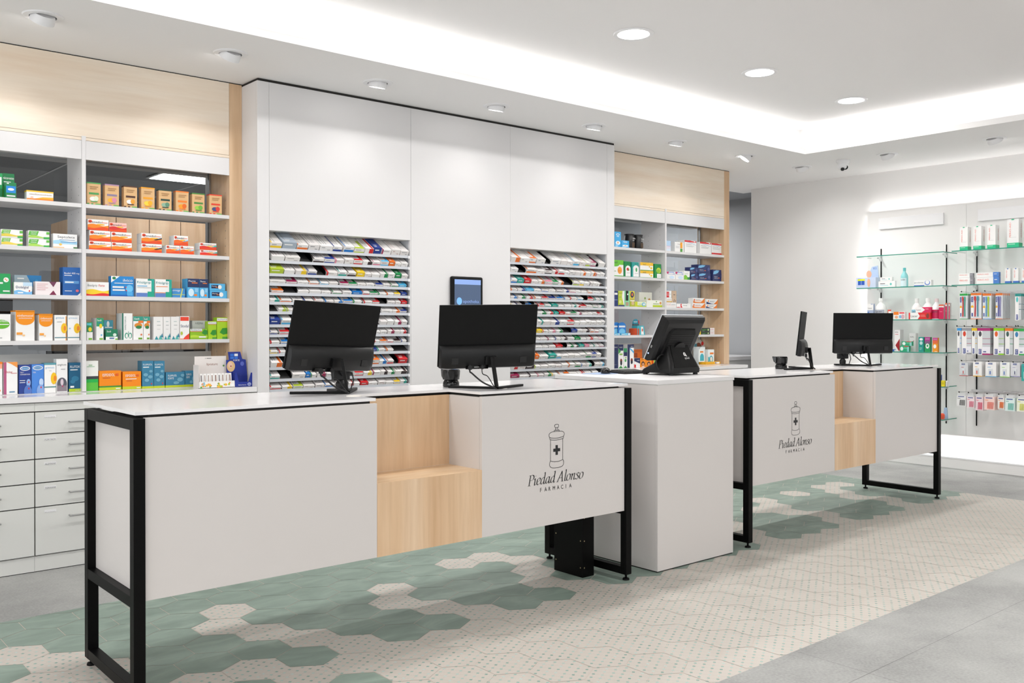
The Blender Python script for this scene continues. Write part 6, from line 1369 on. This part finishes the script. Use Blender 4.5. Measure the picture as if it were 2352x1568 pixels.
for i in range(9):
    p_ = MB().box((-.01, 0, 0), (.01, .012, .085), '#f3f1ef').box((-.004, -.0005, .03), (.003, 0, .075), rnd.choice(['#a08a80', '#7a7478', '#b4a49c', '#8a6a60']))
    o = p_.build('lip_balm_pack', None, (2.305 - .09 + i * .0225, 5.48, .9376), (R(-6), 0, 0)); tag(o, 'slim white lip-balm pack with a vertical name, %s from the left in its display' % ORD[i], 'lip balm', 'lip-balm packs in the display')
# blue display
t = thing('blue_display', 'dark blue cardboard counter display with a laughing woman, by the cabinet wall', 'display box', (2.478, 5.47, .9352), (0, 0, R(-4)))
B2 = '#1f3390'
g = MB().box((-.058, 0, 0), (.058, .07, .002), B2).prism([(-.058, 0), (.058, 0), (.058, .085), (.045, .085), (.03, .03), (-.03, .03), (-.045, .085), (-.058, .085)], 0, .0015, B2)
g.box((-.058, .0, 0), (-.0565, .07, .09), B2).box((.0565, 0, 0), (.058, .07, .09), B2)
lettering(g, 'Alerta fuerte', -.035, .008, .006, W_, -.0004, width=.05)
g.add([(.035 + .012 * math.cos(2 * PI * k / 16), -.0005, .014 + .011 * math.sin(2 * PI * k / 16)) for k in range(16)], [tuple(range(16))], '#aab4dc')
lettering(g, '36', .026, .009, .01, '#1f3390', -.0008, width=.016)
g.build('tray', t)
h = MB().prism([(-.085, .06), (.045, .06), (.035, .165), (.012, .17), (.0, .215), (-.078, .215), (-.072, .165), (-.09, .165)], .06, .063, B2)
for a, b2 in ((0, 1), (1, 1), (0, 0), (1, 0)): h.box((-.064 + a * .026, .0592, .176 + b2 * .018 - .006), (-.042 + a * .026, .06, .191 + b2 * .018 - .006), '#2f6fd0' if not (a and b2) else '#e8ecf4')
lettering(h, 'FORTE', -.045, .157, .01, W_, .0594, width=.04)
h.add([(-.06 + .026 * math.cos(2 * PI * k / 20), .0594, .125 + .034 * math.sin(2 * PI * k / 20)) for k in range(20)], [tuple(range(20))], '#e6c08a')
h.add([(-.064 + .014 * math.cos(2 * PI * k / 20), .059, .133 + .018 * math.sin(2 * PI * k / 20)) for k in range(20)], [tuple(range(20))], '#f0c8b0')
h.add([(-.06 + .005 * math.cos(2 * PI * k / 10), .0587, .126 + .004 * math.sin(2 * PI * k / 10)) for k in range(10)], [tuple(range(10))], '#a03a3a')
h.add([(.012 + .012 * math.cos(2 * PI * k / 16), .0594, .14 + .014 * math.sin(2 * PI * k / 16)) for k in range(16)], [tuple(range(16))], '#5a6ac0')
h.box((-.085, .06, 0), (.045, .063, .062), B2)
h.build('header_card', t, label='blue stepped header card with a laughing woman')

# ================================================================== BACK ROOM
def wood_locker(x0, x1, y, zt):
    t = thing('wooden_cupboard', 'tall wooden cupboards seen through the left shelving glass', 'cupboard', (x0, y, 0))
    bx('carcass', (0, .02, 0), (x1 - x0, .9, zt), 'back_room_wood', t)
    n = 0; xx = .0
    for w_ in (.249, .257, .255, .26, .26):
        bx('door', (xx + .003, 0, .05), (xx + w_ - .003, .0195, zt - .002), 'back_room_wood', t); xx += w_
    bx('shadow_gap', (.001, .0185, .05), (xx, .0199, zt - .004), 'black_gap', t)
    bx('worktop_niche', (.2, -.3, .9), (1.2, -.001, 1.12), 'monitor_black', t, label='dark office machine in front')
    return t
wood_locker(2.135, 3.42, 7.6, 2.17)
t = thing('panel_lamp', 'bright square ceiling lamp seen through the left shelving', 'ceiling light', (3.9, 9.7, 2.9))
bx('frame', (-.42, -.42, -.01), (.42, .42, 0), 'lamp_white', t); bx('diffuser', (-.39, -.39, -.014), (.39, .39, -.0105), 'lamp_glow', t)
area('panel_lamp_light', (3.9, 9.7, 2.87), (0, 0, -1), .7, .7, 40)
t = thing('added_strip_lamp', 'slim fill lamp added on the back-room ceiling to light the cupboards', 'ceiling light', (2.8, 6.75, 2.9))  # lamp added to brighten the cupboard fronts
bx('housing', (-.5, -.03, -.03), (.5, .03, 0), 'lamp_white', t); bx('tube', (-.48, -.02, -.036), (.48, .02, -.0305), 'tube_glow', t)
area('added_strip_fill', (2.8, 6.75, 2.85), (0, .5, -1), 1, .05, 30)
for i, (x, y) in enumerate(((1.5, 8.2), (6.3, 8.3), (8.9, 8.0))):  # right and corridor tubes are added to brighten the back room
    t = thing('tube_lamp', 'slim bright tube lamp on the back-room ceiling, %s' % ('left, seen past the left bay', 'added fill behind the right shelving', 'added fill in the corridor')[i], 'ceiling light', (x, y, 2.9))
    bx('housing', (-.03, -.6, -.03), (.03, .6, 0), 'lamp_white', t); bx('tube', (-.02, -.58, -.036), (.02, .58, -.0305), 'tube_glow', t)
    area('tube_lamp_light', (x, y, 2.85), (0, 0, -1), .05, 1.1, (10, 55, 40)[i])
# computer seen behind the left bay
t = thing('back_room_monitor', 'black monitor in the back room behind the left-hand bay', 'monitor', (1.35, 6.75, .9), (0, 0, R(10)))
bx('screen', (-.3, 0, .28), (.12, .03, .62), 'monitor_black', t); bx('stand', (-.12, .0, 0), (-.06, .04, .3), 'monitor_black', t)
o = bx('back_room_desk', (.4, 6.45, .86), (2.0, 7.3, .9), 'room_grey'); tag(o, 'grey desk in the back room behind the left shelving', 'desk')
bx('pedestal', (.45, 6.5, 0), (.9, 7.2, .8595), 'room_grey', o)
o = bx('office_machine', (1.7, 6.5, .9), (2.35, 6.9, 1.14), 'monitor_black'); tag(o, 'low black office machine seen through the lowest left glass', 'office machine')
o = bx('paper_stand', (0, 0, 0), (.12, .01, .22), '#dcdcdc', loc=(1.62, 6.3, 1.18), rot=(R(8), 0, R(-8))); tag(o, 'white sheet standing behind the left bay glass', 'paper'); o.location = (1.60, 6.5, .9)
o = MB().box((7.75, 6.62, .91), (9.75, 7.2, .95), 'worktop').build('back_room_counter'); tag(o, 'white counter end visible in the doorway on the right', 'worktop')
bx('counter_body', (7.8, 6.65, 0), (9.7, 7.18, .909), 'grey_laminate', o)
# white wall unit behind the right shelving
o = bx('wall_box', (6.25, 7.4, .0), (6.75, 7.7, 2.1), 'lamp_white'); tag(o, 'pale tall unit seen through the right shelving glass', 'cabinet')

# ================================================================== RIGHT WALL DISPLAY
PX = 8.70
dp = MB().box((PX, 1.2, .308), (PX + .025, 3.78, 2.428), 'wall_paint').box((PX, 3.782, .308), (PX + .025, 4.745, 2.428), 'wall_paint')
dp.box((PX + .026, 1.4, .6), (XR - .0005, 1.5, 2.2), 'wall_paint').box((PX + .026, 4.3, .6), (XR - .0005, 4.4, 2.2), 'wall_paint')
tag(dp.build('backlit_wall_board'), 'pale grey back-lit display panel on the right wall', 'wall panel')
for y0, y1, lab in ((3.984, 4.618, 'blank white header board above the left glass shelves'), (2.95, 3.671, 'blank white header board cut by the right edge of the photo')):
    tag(MB().box((PX - .022, y0, 2.26), (PX - .0005, y1, 2.367), 'lamp_white').build('header_board', bevel=.001), lab, 'sign board')
for y, lab in ((4.60, 'thin black wall rail at the left end of the glass shelves'), (3.96, 'thin black wall rail at the right end of the left glass shelves'), (3.685, 'thin black wall rail behind the hanging packs'), (3.05, 'thin black wall rail beyond the right edge')):
    z1 = 2.07 if y > 3.7 else 1.99
    o = MB().box((PX - .008, y - .0042, .405), (PX - .0005, y + .0042, z1), 'black_metal').build('wall_rail'); tag(o, lab, 'rail')
SW = [1.985, 1.679, 1.373, 1.072, .763, .465]
gls = ['top', 'second', 'third', 'fourth', 'fifth', 'lowest']
def glass_shelf(y0, y1, z, lab, rails):
    t = thing('glass_shelf', lab, 'glass shelf', (0, 0, z), group='glass shelves on the right wall')
    g = MB(); x0, x1 = 8.41, PX - .01
    g.box((x0 + .002, y0 + .002, -.008), (x1, y1 - .002, -.0002), 'shelf_glass')
    g.box((x0, y0, -.0085), (x0 + .002, y1, 0), 'glass_edge').box((x0 + .002, y0, -.0085), (x1, y0 + .002, 0), 'glass_edge').box((x0 + .002, y1 - .002, -.0085), (x1, y1, 0), 'glass_edge')
    g.build('pane', t, label='clear glass pane with green edges')
    for yy in rails:
        MB().prism([(PX - .0085, -.04), (PX - .0085, -.009), (PX - .07, -.009), (PX - .07, -.015), (PX - .03, -.022)], yy - .008, yy + .008, 'chrome', 'xz').build('bracket', t, label='chrome shelf bracket')
    return t
for z, nm in zip(SW, gls): glass_shelf(3.86, 4.70, z, '%s clear glass shelf of the left column on the right wall' % nm, (4.60, 3.96))
for z, nm in zip(SW[:2], gls): glass_shelf(2.9, 3.785, z, '%s clear glass shelf above the hanging packs' % nm, (3.685, 3.05))
OVR = {}
for row in WALL_CARTONS:
    y0, y1, x, z, h, d, kind, des, lab = row
    base, shapes = DES[des]
    d = min(max(d, .03), PX - .02 - x)
    o = carton_mesh(y1 - y0 - .001, h - .0005, d, base, shapes).build('dental_box', None, (x, (y0 + y1) / 2, z + .0004), (0, 0, -PI / 2))
    tag(o, lab, 'oral-care box', 'boxes on the glass shelves')
def bottle(y, z, r, h, body, cap, lab, lab_col=None, x=8.50, txt='Lacer'):
    t = thing('mouthwash_bottle', lab, 'bottle', (x, y, z + .0003), group='bottles on the glass shelves')
    MB().lathe([(0, 0), (r, 0), (r, h * .5), (r * .93, h * .6), (r * .6, h * .72), (r * .38, h * .78), (r * .36, h * .84), (0, h * .84)], body, 32).build('body', t, smooth=True)
    MB().lathe([(r * .4, h * .84), (r * .42, h * .845), (r * .4, h * .99), (r * .36, h), (0, h)], cap, 24).build('cap', t, smooth=True)
    lb = MB(); n = 10
    for i in range(n):
        a0, a1 = R(120 + 120 * i / n), R(120 + 120 * (i + 1) / n)
        q = [(r * 1.012 * math.cos(a), r * 1.012 * math.sin(a)) for a in (a0, a1)]
        lb.add([(q[0][0], q[0][1], h * .03), (q[0][0], q[0][1], h * .46), (q[1][0], q[1][1], h * .46), (q[1][0], q[1][1], h * .03)], [(0, 1, 2, 3)], lab_col or W_)
    vs, fs, wd = glyphs(txt)
    if txt: lb.add([(-r * 1.03 * math.cos((a / wd - .5) * 1.3), -r * 1.03 * math.sin((a / wd - .5) * 1.3), h * .33 + b2 * h * .14) for a, b2 in vs], fs, '#3a3a42')
    lb.build('label', t, label='printed wrap label')
bottle(4.495, 1.373, .052, .205, '#f2f0ee', W_, 'white-capped mouthwash bottle with a grey label, left on the third glass shelf', '#b4b8c4')
bottle(4.145, 1.373, .045, .195, '#f0eeec', W_, 'white bottle with a light blue label behind the stacked red cartons', '#8fcfe4')
bottle(4.04, 1.373, .048, .195, '#f2f0ee', W_, 'white bottle behind the crimson carton, middle of the three', W_)
bottle(3.96, 1.373, .042, .19, '#f0eeee', '#e8d4d4', 'white bottle with a crimson label, rightmost of the three', '#c81a52')
bottle(4.265, 1.679, .033, .18, '#8fd2d4', '#5fc0c0', 'pale teal bottle with a turquoise cap on the second glass shelf', '#d8ecf0', txt='Bexident')
# baby display box
g = MB().box((-.1, 0, 0), (.1, .08, .1), '#c6d2e8').prism([(-.1, .1), (-.02, .1), (.0, .15), (.03, .205), (.09, .215), (.1, .1)][::-1], .06, .064, '#c6d2e8')
g.prism([(0, .1), (.1, .1), (.09, .215), (.03, .205)], .058, .061, '#b8cae6')
for cx1, r1, r2 in ((.0, .028, .035), (.03, .016, .04)): g.add([(cx1 + r1 * math.cos(2 * PI * k / 18), -.001 if cx1 else .0575, (.135 if not cx1 else .05) + r2 * math.sin(2 * PI * k / 18)) for k in range(18)], [tuple(range(18))], '#e8b496')
g.box((-.082, -.001, .03), (-.05, 0, .09), '#2a5ab8').box((-.046, -.001, .03), (-.014, 0, .088), '#2a5ab8').box((-.085, -.0015, .07), (-.01, -.0008, .088), '#d8e02a')
lettering(g, '82', .045, .18, .02, '#3a68c0', .0572, width=.035)
o = g.build('baby_care_display', None, (8.45, 4.625, 1.6793), (0, 0, -PI / 2)); tag(o, 'pale blue display box with a laughing baby on the second glass shelf', 'display box')
# small things on the lowest glass shelf
g = MB().lathe([(0, 0), (.024, 0), (.028, .012), (.028, .04), (.02, .05), (0, .052)], '#ea5a3a', 24).build('orange_pot', None, (8.47, 3.90, .4655), smooth=True); tag(g, 'small round orange pot on the lowest glass shelf', 'pot')
g = MB().prism([(-.02, 0), (.02, 0), (.012, .1), (-.008, .1)], 0, .02, '#a8c4e0').build('pale_pack', None, (8.52, 3.89, .4655), (0, 0, -PI / 2)); tag(g, 'slim pale blue pack behind the orange pot', 'pack')

# ---- hanging packs on hooks
PK = {'grrd': ('#2aa84a', '#c8322e', '#3f9a8a'), 'orrd': ('#e8741e', '#c8282e', '#4a8fa0'), 'blye': ('#e8741e', '#5a9ac8', '#a8c83a'), 'orpu': ('#e8741e', '#6a6aa8', '#8a86b8'), 'teal': ('#1a8a84', '#55c0c0', '#1a6a78'),
      'skyb': ('#3a9ae0', '#4a4a50', '#3a9ae0'), 'redg': ('#9a9aa0', '#d8442a', '#b86a7a'), 'yell': ('#ecc41e', '#3a3a40', '#e8b41e'), 'mage': ('#b02a72', '#4a4a50', '#b05a7a'), 'lime': ('#8fd01e', '#e0602a', '#8fc83a'), 'oran': ('#ee7a1e', '#3a5a50', '#2f9a5a'), 'gree': ('#2fa84a', '#3a7fb0', '#2f9a5a'),
      'reds': ('#b83a34', '#b83a34', '#e8e4e4'), 'yels': ('#f0b41e', '#e0502a', '#f4f2f0'), 'blus': ('#4aa8d8', '#4a6ab0', '#f4f2f0'), 'grns': ('#7ac83a', '#3a6ab0', '#f0f2ee'), 'viol': ('#8a86b4', '#4a4a70', '#d8d8dc'), 'teas': ('#3aa8a0', '#c0503a', '#3aa8a0'),
      'blk': ('#2a2a2c', '#2a2a2c', '#ecebea'), 'pink': ('#e87a92', '#d83a5a', '#f2e4e6'), 'pnk2': ('#e85a7a', '#e85a7a', '#f0dcdf'), 'coral': ('#ee5a3a', '#f08a3a', '#f6d8d0'), 'orgx': ('#ee7a2a', '#ee7a2a', '#ece4de'), 'aqua': ('#4ac0ae', '#3a9a8a', '#e0efec'), 'lemn': ('#dce03a', '#b8c02a', '#eeefdc')}
CN = {'grrd': 'green-footed', 'orrd': 'orange-headed red and teal', 'blye': 'orange-sided blue and lime', 'orpu': 'orange-headed purple', 'teal': 'slim teal', 'skyb': 'slim sky-blue', 'redg': 'grey with red brush', 'yell': 'slim yellow', 'mage': 'magenta', 'lime': 'lime green', 'oran': 'slim orange', 'gree': 'green',
      'reds': 'white with red foot', 'yels': 'white with yellow foot', 'blus': 'white with blue foot', 'grns': 'white with green foot', 'viol': 'grey-violet', 'teas': 'teal',
      'blk': 'black-bristled', 'pink': 'pale pink', 'pnk2': 'bright pink', 'coral': 'coral', 'orgx': 'orange-bristled', 'aqua': 'aqua', 'lemn': 'lemon'}
KN = {'brush': ('toothbrush_pack', 'toothbrush pack', 'top'), 'slim': ('toothbrush_pack', 'toothbrush blister', 'second'), 'slimt': ('toothbrush_pack', 'toothbrush blister', 'second'), 'inter': ('interdental_pack', 'interdental brush card', 'third'), 'comb': ('interdental_pack', 'interdental pick pouch', 'lowest')}
def pack_mesh(w_, h, key, kind):
    c0, c1, c2 = PK[key]; g = MB(); T = .012
    X0, X1 = -w_ / 2, w_ / 2
    def r(u0, v0, u1, v1, c, y=-.0006): g.add([(X0 + u0 * w_, y, v0 * h), (X0 + u1 * w_, y, v0 * h), (X0 + u1 * w_, y, v1 * h), (X0 + u0 * w_, y, v1 * h)], [(0, 1, 2, 3)], c)
    def tb(pts, rad, c): g.tube([(X0 + u * w_, -.004, v * h) for u, v in pts], rad, c, 6)
    if kind == 'brush':
        g.box((X0, 0, 0), (X1, T, h), '#dcdfe2'); r(0, .92, 1, 1, c0); r(0, 0, 1, .02, c0 if key != 'blye' else '#3a9ae0')
        r(.04, .66, .24, .86, '#27408f'); lettering(g, 'VITIS', X0 + .2 * w_, .68 * h, .1 * w_, W_, -.0009, width=.15 * h, vert=True)
        tb([(.42, .1), (.45, .5), (.42, .85)], .005, c1); tb([(.68, .1), (.66, .5), (.68, .85)], .005, c2); r(.34, .72, .52, .88, c1, -.0088); r(.6, .72, .78, .88, c2, -.0088)
        g.add([(X0 + .16 * w_ + .13 * w_ * math.cos(a), -.002, .47 * h + .06 * h * math.sin(a)) for a in [2 * PI * k / 14 for k in range(14)]], [tuple(range(14))], '#f0b420')
        r(.06, .06, .28, .44, W_, -.003); r(.1, .1, .22, .24, '#27408f', -.0034)
    elif kind in ('slim', 'slimt'):
        cardw = min(.042, w_ * .6) if w_ > .05 else w_ * .62
        # printed card at the left, tinted tube-shaped blister at the right
        g.box((X0, 0, 0), (X0 + cardw, T * .8, h * .93), '#f0efed'); g.box((X0 + cardw, .001, h * .02), (X1, T, h * .93), '#c9cdd0')
        g.box((X0, -.001, h * .9), (X1, T + .001, h), c0)
        u = cardw / w_
        g.add([(X0 + u * w_ * (.55 + .3 * math.cos(a)), -.0008, h * (.78 + .1 * math.sin(a))) for a in [2 * PI * k / 16 for k in range(16)]], [tuple(range(16))], c1)
        r(u * .25, .03, u * .8, .22, '#27408f'); lettering(g, 'VITIS', X0 + u * w_ * .68, .05 * h, u * w_ * .35, W_, -.0009, width=.15 * h, vert=True)
        r(u, .6, 1, .62, c2, .0003); r(u, .4, 1, .42, c2, .0003)
        if kind == 'slimt': g.box((X0 + w_ * (u + .02), -.004, .06 * h), (X1, .0, .3 * h), '#eceaf0'); r(u + .08, .1, .7, .14, '#4a5a90', -.0046); r(u, 0, 1, .05, c0, -.0046)
    elif kind == 'inter':
        g.box((X0, 0, 0), (X1, T * .6, h), c2 if key not in ('reds',) else '#d4d6d8'); r(0, 0, 1, .05, c0)
        r(.25, .84, .65, .94, '#2f4f98'); lettering(g, 'INTERPROX', X0 + .27 * w_, .865 * h, .05 * h, W_, -.0009, width=.36 * w_)
        g.box((X0 + .3 * w_, -.006, .15 * h), (X0 + .65 * w_, 0, .55 * h), '#d9dde0'); r(.42, .18, .52, .4, c1, -.0066)
        r(.2, .64, .5, .67, c0); 
    else:
        g.box((X0, 0, 0), (X1, T * .8, h * .82), c2); g.box((X0 + .1 * w_, .002, h * .82), (X1 - .1 * w_, T * .5, h), '#dcdcdc')
        r(.15, .72, .8, .78, '#4a5a98'); r(.1, .6, .4, .63, c1)
        for i in range(5): 
            u = .35 + .12 * i
            g.tube([(X0 + u * w_, -.003, .08 * h), (X0 + (u + .04) * w_, -.003, .5 * h)], .0022, c0, 6)
    return g
rails = {}
for (y0, y1, x, z, h, key, n, kind) in HANGING:
    ym = (y0 + y1) / 2; zt = z + h
    step = .03
    nm, kd, rowname = KN[kind]
    rails.setdefault(rowname, []).append((ym, zt, x, n, CN[key]))
    proto = None
    for i in range(n):
        if proto is None:
            proto = pack_mesh(y1 - y0 - .003, h, key, kind).build(nm, None, (x, ym, z), (0, 0, -PI / 2)); o = proto
        else:
            o = proto.copy(); C.objects.link(o); o.location = (x + step * i, ym, z)
        tag(o, '%s %s, %s hook row, %s from the front' % (CN[key], kd, rowname, ORD[i]), 'oral-care pack', 'hanging oral-care packs')
for rowname, lst in rails.items():
    zz = {'top': 1.612, 'second': 1.308, 'third': 1.003, 'lowest': .724}[rowname]
    t = thing('hook_rail', 'chrome rail with hooks, %s row of hanging packs' % rowname, 'hook rail', (0, 0, zz))
    bx('rail', (PX - .03, 2.95, -.012), (PX - .018, 3.72, .012), 'chrome', t)
    for ym, zt, x, n, cn in lst:
        MB().tube([(PX - .03, ym, -.004), (8.36, ym, .002), (8.345, ym, .012)], .0025, 'chrome').tube([(8.36, ym, .002), (8.35, ym, .003)], .005, 'black_metal').build('hook', t, smooth=True)
